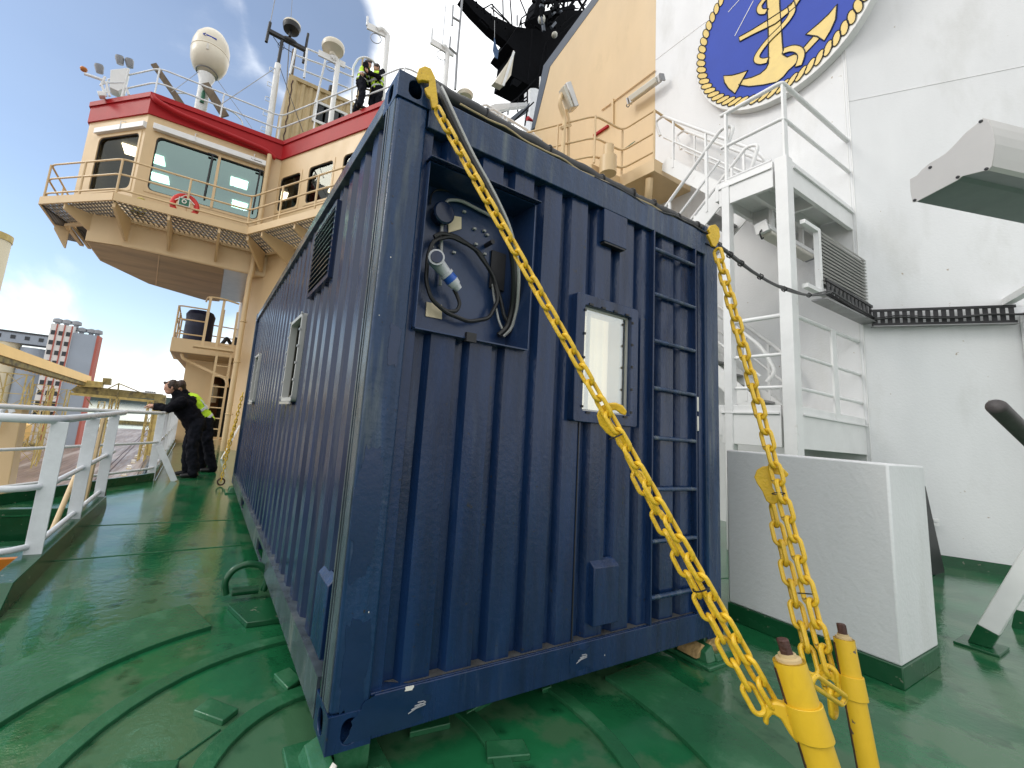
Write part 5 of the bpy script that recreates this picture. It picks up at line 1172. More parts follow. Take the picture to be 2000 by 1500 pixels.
part('door_frame', ring(MB(), rrect((-.15, 14.27, 1.07), (1, 0, 0), (0, 0, 1), .56, 1.93, .06, 4), rrect((-.15, 14.27, 1.07), (1, 0, 0), (0, 0, 1), .68, 2.05, .08, 4), (0, .08, 0)), 'beige', hs)
part('door_step', MB().box(-.5, .1, 13.95, 14.3, D, .02), 'beige', hs)
ld = thing('wall_ladder', 'beige vertical ladder with guard bars, left of the thick drain pipe', 'ladder', (-.15, 12.4, D))
lx0, lx1, ly = -.42, -.06, 12.35
for x in (lx0, lx1): part('stile', MB().box(x-.03, x+.03, ly-.015, ly+.015, D, 3.9), 'beige', ld)
for k in range(10): part('rung', MB().cyl((lx0, ly, .15+k*.30), (lx1, ly, .15+k*.30), .018, n=8), 'beige', ld)
part('cage_hoop', MB().tube([V((lx1, ly, 4.15)), V((lx0-.1, ly-.1, 4.2)), V((lx0-.45, ly, 4.2)), V((lx0-.5, ly+.5, 4.15))], .025, 8, fil=.15), 'beige', ld)
for x in (lx0-.05, lx0-.40): part('guard_bar', MB().beam((x, ly-.05, 2.75), (x+.02, ly-.05, 4.18), .07, .02, up=(0, 1, 0)), 'beige', ld)
part('cage_floor', MB().box(lx0-.62, lx1+.05, ly-.12, ly+.3, 2.70, 2.76), 'beige', ld)
pl_ = single('loose_pole', 'white pole leaning on the beige wall behind the container, yellow at its foot', 'pole', MB().tube([UZ(432, 898, D), UY(468, 832, 10.9)], .025, 8), 'white_steel')

# ================================================================ MAST
MY = 15.5
ms = thing('ship_mast', 'dark steel mast with yard, platforms and radar gear behind the container', 'mast', (7.5, 15.5, 9))
def mp_(pts, dpt=1.4, yy=MY, name='mast_body', m='mast'): part(name, MB().prism([UY(x, y, yy) for x, y in pts], (0, dpt, 0)), m, ms)
mp_([(902, -4), (918, -4), (960, 28), (1010, 55), (1043, 56), (1080, 40), (1120, 10), (1140, -4), (1190, -4), (1150, 40), (1085, 125), (1070, 150), (1062, 200), (1045, 240), (1044, 172), (998, 148), (1004, 100), (958, 58), (925, 20)][:0] or [(1010, 52), (1042, 57), (1075, 52), (1100, 20), (1150, 20), (1110, 80), (1075, 130), (1066, 170), (1044, 172), (998, 147), (1005, 98), (990, 84)], 1.6)
mp_([(902, -6), (918, -6), (962, 30), (1012, 54), (1012, 100), (960, 58), (925, 22)], .5, MY+.3, 'yard')
mp_([(1050, -6), (1072, -6), (1062, 22), (1100, 24), (1112, 20), (1098, 60), (1084, 108), (1060, 60), (1042, 26)], .9, MY+1.0, 'mast_body')
for p_, q_, w__ in (((1092, 96), (1175, -8), .30), ((1100, 70), (1150, -8), .16), ((1078, 60), (1128, -8), .22), ((1060, 30), (1120, 16), .3), ((1060, 5), (1140, -4), .2), ((1118, 66), (1104, 22), .12), ((1132, 46), (1116, 12), .12), ((1146, 28), (1130, 0), .12), ((1088, 20), (1085, -8), .25), ((1070, 14), (1076, -8), .12), ((1100, 14), (1104, -8), .14)):
    part('mast_strut', MB().beam(UY(*p_, MY+.6), UY(*q_, MY+.6), w__, w__*.8), 'mast', ms)
random.seed(3)
for k in range(26):
    x_ = random.uniform(1044, 1100); y_ = random.uniform(0, 60); e_ = random.uniform(.05, .16); q_ = UY(x_, y_, MY-.2-random.random()); part('mast_fitting', MB().beam(q_, q_+V((random.uniform(-.4, .4), 0, random.uniform(-.5, .5))), e_, e_), 'mast' if k % 4 else 'mast_grey', ms, .01)
mp_([(1046, 172), (1068, 140), (1078, 128), (1056, 240), (1040, 262), (1036, 240)], .6, MY-.4, 'mast_leg')
mp_([(1036, 172), (1046, 172), (1060, 178), (1050, 262), (1035, 262)], .5, MY-1.2, 'exhaust_trunk', 'rail')
mp_([(1005, 102), (998, 147), (983, 168), (966, 160), (1000, 112)], .35, MY-.2, 'radar_scanner', 'radome')
mp_([(1003, 98), (1006, 102), (985, 168), (981, 166)], .05, MY-.3, 'scanner_edge', 'white_steel')
mp_([(1004, 152), (1020, 160), (1010, 170), (1000, 164)], .2, MY-.2, 'floodlight')
def mt(pts, r=.035, m='mast', name='mast_rail', yy=MY-.3): part(name, MB().tube([UY(x, y, yy) for x, y in pts], r, 6), m, ms)
for pts in (((1014, 52), (1018, 36), (1050, 12)), ((1018, 36), (1018, 54)), ((1016, 48), (1045, 34)), ((940, 20), (960, 8), (995, 45)), ((962, 8), (965, 30)), ((982, -5), (983, 42)), ((996, -5), (1000, 48)), ((1014, -5), (1038, 52)), ((958, 14), (1000, 50)), ((1010, 30), (1010, 50)),
            ((1060, -5), (1062, 25)), ((1080, -5), (1078, 20)), ((1095, -5), (1090, 30)), ((1110, -5), (1105, 40)), ((1078, 22), (1130, 16)), ((1100, 60), (1150, 15)), ((1095, 52), (1145, 8)), ((1090, 70), (1138, 30)),
            ((1046, 172), (1066, 82), (1090, 62)), ((1030, 158), (1040, 56)), ((1064, 165), (1068, 90))): mt(pts)
for k, (x, y) in enumerate(((930, 10), (945, 22), (958, 33), (970, 40), (985, 52))): mt(((x, y-6), (x+2, y+4)), .06, name='yard_fitting')
part('mast_lamp', MB().ball(UY(1083, 68, MY-.6), .17).ball(UY(1058, 38, MY-.6), .22, .2, .26), 'lens', ms)
part('horn', MB().lathe([(.10, 0), (.05, .25), (.05, .5), (.14, .75)], UY(1030, 231, 11.5), 14, (1, 0, .05)), 'red', ms)
part('whip', MB().tube([UY(1054, 178, 12), UY(1055, 150, 12)], .03, 6), 'white_steel', ms)
mt(((936, 40), (952, 56)), .06, name='lattice_arm'); mt(((940, 36), (956, 52)), .04, name='lattice_arm')
sr = thing('mast_stairs', 'dark stair and railing at the foot of the mast above the roof edge', 'stairs', UY(1000, 235, 13)); y = 12.5
part('stringer', MB().prism([UY(*p, y) for p in ((1035, 200), (1032, 218), (985, 250), (970, 252), (1000, 228))], (0, .1, 0)), 'mast_grey', sr)
for pts in (((1046, 155), (1030, 172), (1012, 190), (992, 206), (980, 204), (968, 206), (958, 216), (962, 228)), ((1030, 188), (1012, 202), (990, 216), (965, 226)), ((1030, 172), (1030, 202)), ((1012, 190), (1011, 218)), ((993, 206), (992, 224)), ((981, 204), (982, 218)), ((1042, 200), (1000, 240)), ((1030, 215), (1025, 245)), ((1015, 205), (1030, 195))): part('rail', MB().tube([UY(*p, y) for p in pts], .035, 6), 'mast', sr)
fw_ = thing('far_roof_rail', 'pale pipe railing rising just behind the black cable sleeve', 'railing', UY(990, 225, 7.9)); y = 7.9
for pts in (((938, 212), (942, 206), (950, 205), (1035, 258), (1080, 290), (1120, 318)), ((945, 216), (1035, 268), (1080, 298), (1118, 322)), ((962, 214), (940, 215)), ((982, 226), (984, 242)), ((990, 230), (988, 248))): part('rail', MB().tube([UY(*p, y) for p in pts], .035, 8), 'rail', fw_)
part('girder', MB().prism([UY(*p, y+1) for p in ((944, 212), (968, 202), (1030, 200), (1030, 206), (996, 210), (948, 222))], (0, .2, 0)), 'rail', fw_)
pn = thing('pennant', 'small dark blue pennant hanging below the mast yard', 'flag', UY(968, 105, 14.5)); y = 14.5
part('cloth', MB().prism([UY(*p, y) for p in ((966, 72), (969, 88), (974, 100), (972, 115), (967, 112), (963, 98))], (0, .03, 0)), 'flag', pn); part('halyard', MB().tube([UY(966, 74, y), UY(966, 40, y)], .01, 5), 'grey', pn)
# ================================================================ DECK RAILINGS, LEFT
nr = thing('coaming_railing', 'near pale grey railing of flat posts along the green coaming at the left edge', 'railing', (-1.39, 3.5, D))
RX = -1.39
for h, r, y1 in ((1.065, .030, 5.30), (.60, .021, 5.05), (.20, .021, 4.85)):
    part('handrail' if h > 1 else 'rail', MB().tube([V((RX, y1, D+h)), V((RX, 2.40, D+h)), V((RX-.55, 2.36, D+h-.0)), V((-2.9, 2.30, D+h))], r, 14, fil=.30), 'rail', nr)
for y in (2.50, 3.54, 4.60): part('post', MB().box(RX-.045, RX+.055, y-.006, y+.006, D+.12, D+1.05), 'rail', nr, .003)
orr = thing('deck_edge_railing', 'outer pale railing round the deck edge that the two people lean on', 'railing', (-1.1, 6.7, D))
op = [(-4.1, 2.30), (-2.42, 4.72), (-1.06, 6.68), (-1.18, 12.5), (-1.24, 18)]
O3 = [V((p[0], p[1], D)) for p in op]
for h, r in ((1.06, .026), (.60, .018), (.20, .018)):
    part('handrail' if h > 1 else 'rail', MB().tube([p+V((0, 0, h)) for p in O3], r, 12, fil=.25), 'rail', orr)
def opost(x, y, ang, base=D): 
    d = V((math.cos(ang), math.sin(ang), 0)); part('post', MB().beam((x, y, base), (x, y, D+1.05), .11, .012, up=V((-d.y, d.x, 0))), 'rail', orr, .003)
for k in range(11): opost(-1.09-.016*k, 6.74+1.0*k, 0)
part('post', MB().cyl(O3[2].lerp(O3[1], .50), O3[2].lerp(O3[1], .50)+V((0, 0, 1.05)), .028, n=10), 'rail', orr)
for t in (.5, .99): part('post', MB().cyl(O3[1].lerp(O3[0], t), O3[1].lerp(O3[0], t)+V((0, 0, 1.05)), .028, n=10), 'rail', orr)
part('brace', MB().beam((-.76, 6.68, D), (-1.05, 6.70, D+.55), .09, .012, up=(0, -1, 0)), 'rail', orr, .003)
# davit post and gangway stanchions outboard
dv = thing('davit_post', 'thick beige davit post rising outboard at the far left edge of the photo', 'post', (-2.7, 5.4, D)); y = 5.7
a, b = UY(26, 792, y), UY(-6, 975, y); part('column', MB().beam(b+V((0, 0, -.3)), a, .24, .24), 'beige', dv, .01); part('head_plate', MB().beam(a-V((.2, 0, 0)), a+V((.2, 0, 0)), .3, .03), 'beige', dv)
part('hook_pipe', MB().tube([UY(-10, 845, y-.2), UY(4, 800, y-.2), UY(18, 792, y-.2), UY(24, 806, y-.2)], .03, 10, fil=.1), 'rail', dv)
gs = thing('gangway_stanchion', 'flat beige stanchion standing just outboard of the coaming railing', 'stanchion', (-1.5, 4.2, D))
part('bar', MB().beam(UX(162, 1000, -1.52), UX(203, 815, -1.52), .09, .03, up=(1, 0, 0)), 'beige', gs, .004)
gt = thing('gangway_stanchion', 'round beige gangway tube slanting between the posts of the coaming railing', 'stanchion', (-1.5, 3.2, D))
part('bar', MB().cyl(UX(92, 1060, -1.56), UX(166, 885, -1.56), .024, n=12), 'beige', gt)

# ================================================================ QUAY AND HARBOUR
ZQ = -12.0
e0, e1 = UZ(260, 940, ZQ), UZ(300, 867, ZQ); ed = (e1-e0).normalized()
far = UZ(262, 838, ZQ); tq = (far-e0).dot(ed); en = e0+ed*tq; el = V((-ed.y, ed.x, 0))
a = e0-ed*140
single('quay', None, None, MB().prism([a, en, en+el*420, a+el*420], (0, 0, -2.5)), 'planks', kind='structure')
single('water', None, None, MB().add([(-1500, -300, -14), (1500, -300, -14), (1500, 2500, -14), (-1500, 2500, -14)], [(0, 1, 2, 3)]), 'water', kind='structure', norm=False)
hl_ = MB(); hl_.prism([(-1300, 1900, -14), (-700, 1880, 4), (-300, 1900, 9), (-120, 1900, 14), (100, 1900, 10), (700, 1900, 3), (1300, 1900, -14)], (0, 90, 0)); single('far_shore', None, None, hl_, 'land', kind='structure')
rt = thing('crane_rail', 'pair of rusty crane rails sunk in the planked quay below the ship', 'rails', e0, kind=None)
for o_ in (2.6, 3.1): part('rail', MB().beam(a+el*o_*1.6+V((0, 0, .02)), en+el*o_*1.6+V((0, 0, .02)), .18, .08), 'rust', rt)
fd = single('quay_fender', 'pale rope and timber fender running along the edge of the quay', 'fender', MB().tube([e0+ed*(k*3-30)-el*.35+V((0, 0, -.25+.12*(k % 2))) for k in range(60)], .24, 6), 'wood')
bol = None; BL = ['%s pale bollard from the near end of the row along the quay edge' % w_ for w_ in ('first', 'second', 'third', 'fourth', 'fifth', 'sixth', 'seventh', 'eighth', 'ninth')]
for k in range(9):
    c = e0+ed*(k*9-12)+el*1.7
    if bol is None:
        bol = thing('bollard', BL[0], 'bollard', c, 'bollards along the quay edge')
        p1 = part('bollard_post', MB().lathe([(.30, 0), (.26, .35), (.36, .42), (.38, .58), (.28, .66)], c, 14), 'chip', bol); p2 = part('bollard_base', MB().lathe([(.45, 0), (.45, .06)], c, 14), 'quay_steel', bol)
    else:
        o = bol.copy(); COL.objects.link(o); o.location = c; o['label'] = BL[k]
        for p in (p1, p2): q = p.copy(); COL.objects.link(q); q.parent = o
def lattice(mb, c, w_, z0, z1, n, r=.12, d_=None):
    c = V(c); d_ = d_ or w_; cs = [V((sx*w_/2, sy*d_/2, 0)) for sx, sy in ((-1, -1), (1, -1), (1, 1), (-1, 1))]
    for q in cs: mb.beam(c+q+V((0, 0, z0)), c+q+V((0, 0, z1)), r*2.2, r*2.2)
    for k in range(n):
        za, zb = z0+(z1-z0)*k/n, z0+(z1-z0)*(k+1)/n
        for i in range(4):
            p, q = cs[i], cs[(i+1) % 4]
            if k % 2: p, q = q, p
            mb.beam(c+p+V((0, 0, za)), c+q+V((0, 0, zb)), r, r); mb.beam(c+cs[i]+V((0, 0, zb)), c+cs[(i+1) % 4]+V((0, 0, zb)), r, r)
    return mb
# silo tower
YT = 138.
def ux(px_, py_, Y=YT): return UY(px_, py_, Y)
tx = [ux(p, 700).x for p in (85, 131, 180, 188)]; zt = ux(120, 634).z; zt2 = ux(165, 652).z
stw = thing('silo_tower', 'tall grain silo tower with three columns of dark windows, grey cladding and red corner', 'silo tower', (tx[1], YT+6, ZQ))
part('window_bay', MB().box(tx[0], tx[1], YT, YT+5, ZQ, zt), 'tower_white', stw)
part('clad_block', MB().box(tx[1], tx[2], YT+.3, YT+4, ZQ, zt2), 'tower_grey', stw)
part('red_corner', MB().box(tx[2], tx[2]+.5, YT+.2, YT+4.2, ZQ, zt2), 'tower_red', stw)
cw = (tx[1]-tx[0])/3
for i in range(3): part('red_pilaster', MB().box(tx[0]+cw*(i+1)-.32, tx[0]+cw*(i+1)-.08, YT-.25, YT, ZQ, zt), 'tower_red', stw)
dz = (ux(118, 645).z-ux(118, 665).z)*.98
for i in range(3):
    for j in range(9):
        x = tx[0]+cw*(i+.47); z = zt-2.2-j*dz
        if z > ZQ+2: part('window', MB().box(x-.42, x+.42, YT-.06, YT, z-.55, z+.55), 'far_window', stw)
for k, t in enumerate((.1, .5, .95, 1.25, 1.7, 2.0)):
    x = tx[0]+(tx[1]-tx[0])*t; z = zt if t < 1 else zt2; part('roof_fan', MB().lathe([(.5, 0), (.5, .6), (1.1, .8), (1.0, 1.6), (.2, 1.9)], (x, YT+3, z), 12), 'grey', stw)
sl = thing('silo_block', 'row of round beige concrete silos under a grey window gallery, left of the tower', 'silos', (tx[0]-12, YT+8, ZQ))
zs = ux(40, 668).z
for k in range(6): x = tx[0]-3.6-k*5.2; part('silo_cell', MB().cyl((x, YT+6, ZQ), (x, YT+6, zs-.8*(k == 0)), 2.65, n=28), 'silo' if k else 'tower_grey', sl)
part('top_gallery', MB().box(tx[0]-34, tx[0], YT+3.2, YT+10, zs, zs+2.4), 'tower_grey', sl); part('gallery_roof', MB().box(tx[0]-34, tx[0], YT+3, YT+10.2, zs+2.4, zs+2.8), 'far_window', sl)
for k in range(11): x = tx[0]-2-k*2.6; part('window', MB().box(x-.45, x+.45, YT+3.1, YT+3.2, zs+.9, zs+1.8), 'far_window', sl)
# conveyor gallery
cg = thing('conveyor_gallery', 'long yellow clad conveyor gallery sloping down to the right in front of the silos', 'conveyor', UY(80, 720, 90))
A0, A1 = UY(-60, 655, 72), UY(-60, 680, 72); B0, B1 = UY(160, 733, 112), UY(160, 748, 112)
n = 12; mb = MB(); u0, u1 = A0, B0; wv = V((1.2, 1.8, 0))
mb.prism([A0, B0, B1, A1], wv); part('cladding', mb, 'gallery', cg)
mb = MB()
for k in range(n+1): t = (k/n)**.9; p, q = A0.lerp(B0, t), A1.lerp(B1, t); mb.beam(p-V((.0, .05, 0)), q-V((.0, .05, 0)), .05, .05)
part('panel_joint', mb, 'quay_steel', cg)
part('truss', MB().prism([A1, B1, B1-V((0, 0, .6)), A1-V((0, 0, .8))], wv*.8), 'gantry', cg)
mb = MB()
for k in range(30): t = (k+.5)/30; p = A1.lerp(B1, t)-V((0, .1, .3)); mb.beam(p, p-V((0, 0, .5)), .22, .12)
part('truss_plates', mb, 'gallery', cg)
for px_, py_, w_ in ((38, 712, 3.2), (85, 735, 2.6), (122, 745, 2.4)):
    p = UY(px_, py_, 72+40*(px_+60)/223.+1); lattice(m_ := MB(), (p.x, p.y, 0), w_, ZQ, p.z-1.5, 5, .075); part('support_leg', m_, 'quay_steel', cg)
c_ = UY(-40, 500, 95); tk_ = thing('storage_tank', 'tall beige round tank cut off by the left edge of the photo', 'storage tank', (c_.x, 95, ZQ))
rt_ = UY(22, 470, 95).x-c_.x; zt_ = UY(5, 462, 95-rt_).z
part('shell', MB().cyl((c_.x, 95, ZQ), (c_.x, 95, zt_), rt_, n=40), 'silo', tk_); part('top_ring', MB().cyl((c_.x, 95, zt_), (c_.x, 95, zt_+1.1), rt_+.12, n=40), 'quay_steel', tk_)
# ship loader gantry
YG = 112.
gn = thing('loader_gantry', 'grimy ochre ship loader gantry beam on thin legs over the quay', 'gantry crane', UY(230, 770, YG))
part('main_beam', MB().prism([UY(138, 762, YG), UY(152, 752, YG), UY(318, 770, YG), UY(316, 780, YG), UY(150, 770, YG)], (0, 1.6, 0)), 'gantry', gn)
part('lower_beam', MB().prism([UY(134, 766, YG-.5), UY(318, 783, YG-.5), UY(318, 788, YG-.5), UY(134, 771, YG-.5)], (0, 1.6, 0)), 'quay_steel', gn)
part('cabin', MB().prism([UY(201, 738, YG), UY(216, 739, YG), UY(215, 752, YG), UY(200, 751, YG)], (0, 1.5, 0)), 'gantry', gn)
part('motor_house', MB().prism([UY(160, 742, YG-1), UY(200, 746, YG-1), UY(198, 757, YG-1), UY(158, 755, YG-1)], (0, 2, 0)), 'quay_steel', gn)
part('loader_head', MB().prism([UY(302, 770, YG-1), UY(324, 772, YG-1), UY(322, 792, YG-1), UY(300, 792, YG-1)], (0, 2, 0)), 'gantry', gn)
part('name_board', MB().prism([UY(282, 763, YG-1.2), UY(305, 765, YG-1.2), UY(305, 769, YG-1.2), UY(282, 767, YG-1.2)], (0, .1, 0)), 'tower_white', gn)
mb = MB()
for i, x in enumerate((284, 288, 292, 296, 300)): mb.prism([UY(x, 764.3+i*.3, YG-1.25), UY(x+2.4, 764.5+i*.3, YG-1.25), UY(x+2.4, 766.5+i*.3, YG-1.25), UY(x, 766.3+i*.3, YG-1.25)], (0, .04, 0))
part('board_marks', mb, 'far_window', gn)
mb = MB(); mb.beam(UY(205, 762, YG-.6), UY(232, 749, YG-.6), .2, .2).beam(UY(232, 749, YG-.6), UY(286, 771, YG-.6), .2, .2).beam(UY(232, 749, YG-.6), UY(229, 778, YG-.6), .25, .25); part('tie_frame', mb, 'gantry', gn)
for x0, y0 in ((224, 776), (296, 784)): p = UY(x0, y0, YG); m_ = lattice(MB(), (p.x, p.y+1, 0), 1.1, ZQ, p.z, 5, .11, 3); part('gantry_leg', m_, 'quay_steel', gn)
p = UY(313, 790, YG); part('loading_spout', MB().cyl(p, V((p.x-.2, p.y, ZQ+1.2)), .9, .75, n=14), 'quay_steel', gn)
part('brace', MB().beam(UY(180, 792, YG), UY(169, 778, YG), .15, .15).beam(UY(165, 795, YG), UY(300, 786, YG), .01, .01), 'gantry', gn)
# lattice towers on the quay
lts = ((45, 872, 3.6, -2.0, 'near lattice tower with sagging yellow struts at the left end of the quay'), (100, 858, 2.6, -3.5, 'lattice tower with thin yellow struts in front of the silo tower base'), (148, 850, 2.2, -4.0, 'slim lattice tower standing right of the silo tower base'), (188, 842, 1.8, -1.0, 'slim far lattice tower between the silo tower and the gantry legs'))
for x0, y0, w_, zt_, lab in lts:
    p = UZ(x0, y0, ZQ); root = thing('lattice_tower', lab, 'lattice tower', (p.x, p.y, ZQ), 'yellow lattice towers on the quay')
    part('frame', lattice(MB(), (p.x, p.y, 0), w_, ZQ, zt_, 3, .085), 'quay_steel', root); part('footing', MB().box(p.x-w_*.7, p.x+w_*.7, p.y-w_*.6, p.y+w_*.6, ZQ, ZQ+.7), 'gantry', root)
p = UZ(25, 880, ZQ); sh = thing('quay_hopper', 'pale yellow hopper standing on the quay at the far left', 'hopper', (p.x, p.y, ZQ)); part('hopper_body', MB().lathe([(.6, .4), (2.2, 3.4), (2.2, 5.5), (.8, 6.2)], p, 4), 'gallery', sh); part('hopper_base', lattice(MB(), (p.x, p.y, 0), 3.2, ZQ, ZQ+3.2, 1, .12), 'quay_steel', sh)
p = UZ(85, 862, ZQ); single('quay_shed', 'low dark green shed on the quay beneath the silo tower', 'shed', MB().prism([(p.x-3, p.y, ZQ), (p.x+2.4, p.y, ZQ), (p.x+2.4, p.y, ZQ+3.4), (p.x-.3, p.y, ZQ+4.2), (p.x-3, p.y, ZQ+3.4)], (0, 6, 0)), mat('shed_green', (.02, .09, .06), .6))
p = UZ(272, 828, -14); rf = single('far_jetty', 'low dark jetty beyond the end of the quay', 'jetty', MB().box(p.x-60, p.x+10, p.y, p.y+4, -14, -12.6), 'gantry')
# ================================================================ PEOPLE
FOLD = bpy.data.textures.new('cloth_folds', 'CLOUDS'); FOLD.noise_scale = .085; FOLD.noise_depth = 2
def remesh(name, mb, m, root, vox, smooth=4):
    off = OFF[root]; me = mesh(name, mb, m, off, norm=True); o = bpy.data.objects.new(name, me); COL.objects.link(o)
    r = o.modifiers.new('r', 'REMESH'); r.mode = 'VOXEL'; r.voxel_size = vox; r.use_smooth_shade = True
    s = o.modifiers.new('s', 'SMOOTH'); s.iterations = smooth; s.factor = .5
    if name in ('jacket', 'trousers', 'vest', 'hair'):
        dsp = o.modifiers.new('d', 'DISPLACE'); dsp.texture = FOLD; dsp.strength = .055 if name != 'vest' else .03; dsp.mid_level = .5; dsp.texture_coords = 'LOCAL'
    dg = bpy.context.evaluated_depsgraph_get(); nm = bpy.data.meshes.new_from_object(o.evaluated_get(dg))
    o.modifiers.clear(); o.data = nm; nm.name = name
    if not nm.materials: nm.materials.append(M[m])
    o.parent = root; OFF[o] = off; return o
def limb(mb, pts, rs, n=12):
    pts = [V(p) for p in pts]; mb.tube(pts, rs[0], n, rs=rs)
    for p, r in zip(pts, rs): mb.ball(p, r*.99, n=12, m=8)
    return mb
def hand(mb, wrist, d, palm, sgn, curl=.5, s=1.0):
    """palm box-like tube, four unequal bent fingers and a thumb from the side of the palm"""
    w_ = V(wrist); d = V(d).normalized(); pn = V(palm).normalized(); sd = d.cross(pn).normalized()*sgn
    limb(mb, [w_, w_+d*.045*s, w_+d*.085*s], [.024*s, .030*s, .028*s]); mb.beam(w_+d*.02*s, w_+d*.09*s, .075*s, .028*s, up=pn)
    for k, L in enumerate((.068, .078, .072, .055)):
        b = w_+d*.085*s+sd*(.027-.018*k)*s; d1 = (d+pn*curl*.6).normalized(); d2 = (d+pn*curl*1.8).normalized()
        limb(mb, [b, b+d1*L*.5*s, b+d1*L*.5*s+d2*L*.5*s], [.0095*s, .0088*s, .0075*s], 8)
    b = w_+d*.03*s+sd*.034*s; limb(mb, [b, b+(d*.6+sd*.8).normalized()*.035*s, b+(d*.6+sd*.8).normalized()*.035*s+(d+sd*.2+pn*.3).normalized()*.03*s], [.012*s, .011*s, .009*s], 8)
def head(root, mb, c, f, up, hair_m, hairless=False):
    c = V(c); f = V(f).normalized(); up = V(up); up = (up-f*up.dot(f)).normalized(); r = f.cross(up)
    Mx = Matrix((f, r, up)).transposed()
    o = len(mb.v); mb.ball((0, 0, .01), .098, .076, .110, 16, 12); mb.ball((.030, 0, -.060), .062, .054, .052); mb.ball((.094, 0, -.012), .016, .011, .022); mb.ball((.080, 0, -.048), .016, .022, .008)
    mb.ball((.078, .030, .022), .014, .018, .007); mb.ball((.078, -.030, .022), .014, .018, .007); mb.ball((-.005, .077, -.005), .016, .009, .030); mb.ball((-.005, -.077, -.005), .016, .009, .030)
    for i in range(o, len(mb.v)): mb.v[i] = Mx @ mb.v[i]+c
    def fin(m2):
        for i in range(len(m2.v)): m2.v[i] = Mx @ m2.v[i]+c
        return m2
    h = MB(); h.ball((-.016, 0, .040), .104, .084, .098, 16, 12); h.ball((.055, .01, .095), .045, .055, .028); h.ball((-.055, 0, -.005), .055, .070, .065); h.ball((.02, .062, .04), .04, .022, .04); h.ball((.02, -.062, .04), .04, .022, .04)
    part_h = remesh('hair', fin(h), hair_m, root, .010, 2)
    e = MB()
    for s_ in (1, -1): e.ball((.088, .030*s_, .008), .007, .011, .006, 8, 6)
    part('eyes', fin(e), 'black', root)
def person(label, hips, chest, neck, hd, face, feet, knees, shl, elb, wri, hdir, palm, group, vest=False, jk='cloth_black', tr='trouser', hood=False, loc=None):
    root = thing('person', label, 'person', loc or (hips[0], hips[1], D), group)
    H, Cc, N, HD_ = V(hips), V(chest), V(neck), V(hd); cr = (feet[1]-V(feet[0])).normalized() if False else None
    lat = (V(shl[1])-V(shl[0])).normalized()
    b = MB(); limb(b, [H, H.lerp(Cc, .5), Cc, N], [.13, .115, .135, .06]); limb(b, [N, N.lerp(HD_, .75)], [.055, .052])
    for i in (0, 1):
        s = 1 if i else -1; hp = H+lat*.085*s
        limb(b, [hp, V(knees[i]), V(feet[i])+V((0, 0, .09))], [.085, .058, .042])
        limb(b, [Cc+(V(shl[i])-Cc)*.6, V(shl[i]), V(elb[i]), V(wri[i])], [.07, .055, .042, .028]); hand(b, wri[i], hdir[i], palm[i], s)
    head(root, b, HD_, face, (HD_-N).normalized()+V((0, 0, .6)), 'hair')
    remesh('body', b, 'skin', root, .009, 2)
    j = MB(); o0 = len(j.v); limb(j, [H+V((0, 0, -.03)), H.lerp(Cc, .35), Cc, Cc.lerp(N, .65)], [.172, .168, .182, .10], 16)
    limb(j, [V(shl[0]), V(shl[1])], [.088, .088])
    for i in (0, 1): limb(j, [V(shl[i]), V(elb[i]), V(elb[i]).lerp(V(wri[i]), .93)], [.092, .074, .058])
    limb(j, [Cc.lerp(N, .7), Cc.lerp(N, 1.02)], [.082, .078])
    for k in range(26):
        t = random.random(); q = H.lerp(Cc, t)+V((random.uniform(-1, 1), random.uniform(-1, 1), random.uniform(-.4, .4))).normalized()*.145; j.ball(q, .028, .028, .016, 8, 6)
    remesh('jacket', j, jk, root, .014, 3)
    t = MB(); limb(t, [H+lat*-.06, H+lat*.06], [.142, .142])
    for i in (0, 1):
        s = 1 if i else -1; hp = H+lat*.085*s; K = V(knees[i]); A = V(feet[i])+V((0, 0, .07))
        limb(t, [hp, hp.lerp(K, .5), K, K.lerp(A, .5), A], [.122, .112, .094, .094, .086])
        for k in range(8): q = K.lerp(A, k/8)+V((random.uniform(-.05, .05), random.uniform(-.05, .05), 0)); t.ball(q, .045, .045, .018, 8, 6)
        q = hp.lerp(K, .75)+lat*.09*s; t.ball(q, .05, .04, .07)
    remesh('trousers', t, tr, root, .015, 3)
    for i in (0, 1):
        f = V(feet[i]); fd_ = V((face[0], face[1], 0)).normalized(); sh_ = MB(); limb(sh_, [f-fd_*.04+V((0, 0, .05)), f+fd_*.08+V((0, 0, .042)), f+fd_*.17+V((0, 0, .035))], [.048, .046, .034]); sh_.ball(f+V((0, 0, .09)), .05, .05, .05)
        for q in range(len(sh_.v)): sh_.v[q].z = max(sh_.v[q].z, f.z+.002)
        remesh('shoe', sh_, 'shoe', root, .010, 2)
    if vest:
        v = MB(); limb(v, [H.lerp(Cc, .05), H.lerp(Cc, .35), Cc, Cc.lerp(N, .5)], [.176, .170, .188, .115], 18); limb(v, [V(shl[0]).lerp(Cc, .35), V(shl[1]).lerp(Cc, .35)], [.10, .10])
        remesh('vest', v, 'hivis', root, .016, 2)
        ax = (Cc-H).normalized(); tb = MB()
        for q, rr in ((H.lerp(Cc, .12), .181), (H.lerp(Cc, .55), .186)): tb.lathe([(rr-.01, -.024), (rr, -.022), (rr, .022), (rr-.01, .024)], q, 24, ax)
        for s in (-1, 1): bk = V((-face[0], -face[1], .35)).normalized(); tb.tube([H.lerp(Cc, .55)+lat*.09*s+bk*.150, Cc+lat*.09*s+bk*.155, Cc.lerp(N, .5)+lat*.09*s+bk*.09], .022, 6)
        part('reflective_band', tb, 'reflex', root)
    return root
dk = 'people on the ship'
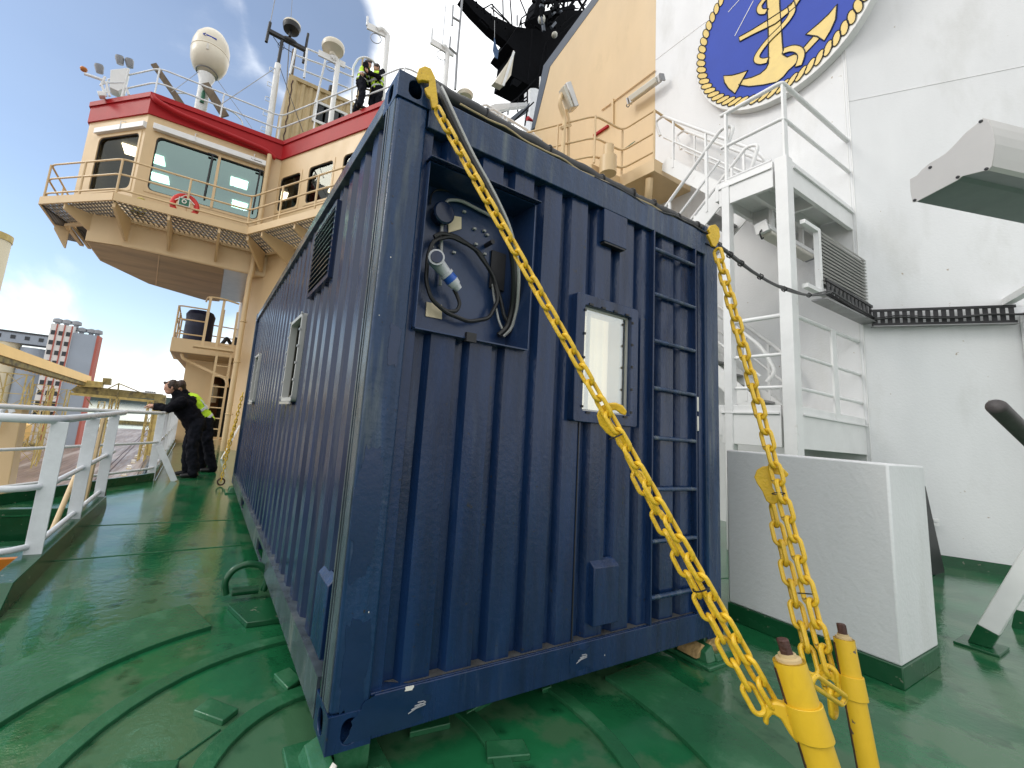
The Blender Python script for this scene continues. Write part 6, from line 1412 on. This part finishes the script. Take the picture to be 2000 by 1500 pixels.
person('person in black jacket and dark trousers leaning on the deck railing, nearest the camera',
    (-.60, 7.22, .77), (-.86, 7.20, 1.10), (-.97, 7.19, 1.27), (-1.06, 7.17, 1.36), (-.95, -.25, -.25),
    [V((-.62, 7.34, D)), V((-.52, 7.08, D))], [(-.66, 7.33, .36), (-.60, 7.09, .36)],
    [(-.90, 7.38, 1.13), (-.86, 7.00, 1.13)], [(-1.06, 7.42, .99), (-1.03, 6.96, 1.0)], [(-1.24, 7.26, 1.02), (-1.22, 7.06, 1.03)],
    [(-1, -.3, 0), (-1, .2, .05)], [(0, -.3, -1), (0, .3, -1)], dk)
person('person in a yellow hi-vis vest leaning on the deck railing beside the one in black',
    (-.46, 7.92, .80), (-.74, 7.86, 1.13), (-.88, 7.84, 1.30), (-.97, 7.82, 1.40), (-.95, -.1, -.2),
    [V((-.40, 8.02, D)), V((-.22, 7.80, D))], [(-.50, 8.02, .38), (-.36, 7.80, .38)],
    [(-.80, 8.06, 1.16), (-.74, 7.66, 1.16)], [(-1.02, 8.08, 1.0), (-1.0, 7.64, 1.0)], [(-1.26, 7.98, 1.0), (-1.26, 7.74, 1.0)],
    [(-1, -.2, 0), (-1, .2, 0)], [(0, 0, -1), (0, 0, -1)], dk, vest=True)
# two people on the bridge roof
def standing(label, px_, yy, z0, face, vest, hgt=1.66):
    p = UY(px_[0], px_[1], yy); x, y = p.x, yy; f = V(face).normalized(); l = V((-f.y, f.x, 0)); b = V((x, y, z0)); k = hgt/1.78
    P = lambda a, s, z: tuple(b+f*a+l*s+V((0, 0, z*k)))
    person(label, P(0, 0, .95), P(.05, 0, 1.32), P(.06, 0, 1.50), P(.11, 0, 1.62), face,
        [V(P(.02, -.13, 0)), V(P(-.10, .13, 0))], [P(.06, -.11, .50), P(.0, .11, .50)], [P(.05, -.2, 1.40), P(.05, .2, 1.40)],
        [P(.16, -.24, 1.14), P(.16, .24, 1.14)], [P(.42, -.10, 1.22), P(.42, .10, 1.22)], [P(1, .2, .0) if 0 else tuple(f), tuple(f)], [tuple(-l), tuple(l)], dk, vest=vest, loc=(x, y, z0))
standing('person in yellow vest on the bridge roof, the left one of two, facing right', (707, 160), 9.45, 9.64, (.95, -.3, -.1), True)
standing('person in yellow vest on the bridge roof, the right one of two, facing left', (738, 168), 9.3, 9.52, (-.9, -.3, -.1), True)
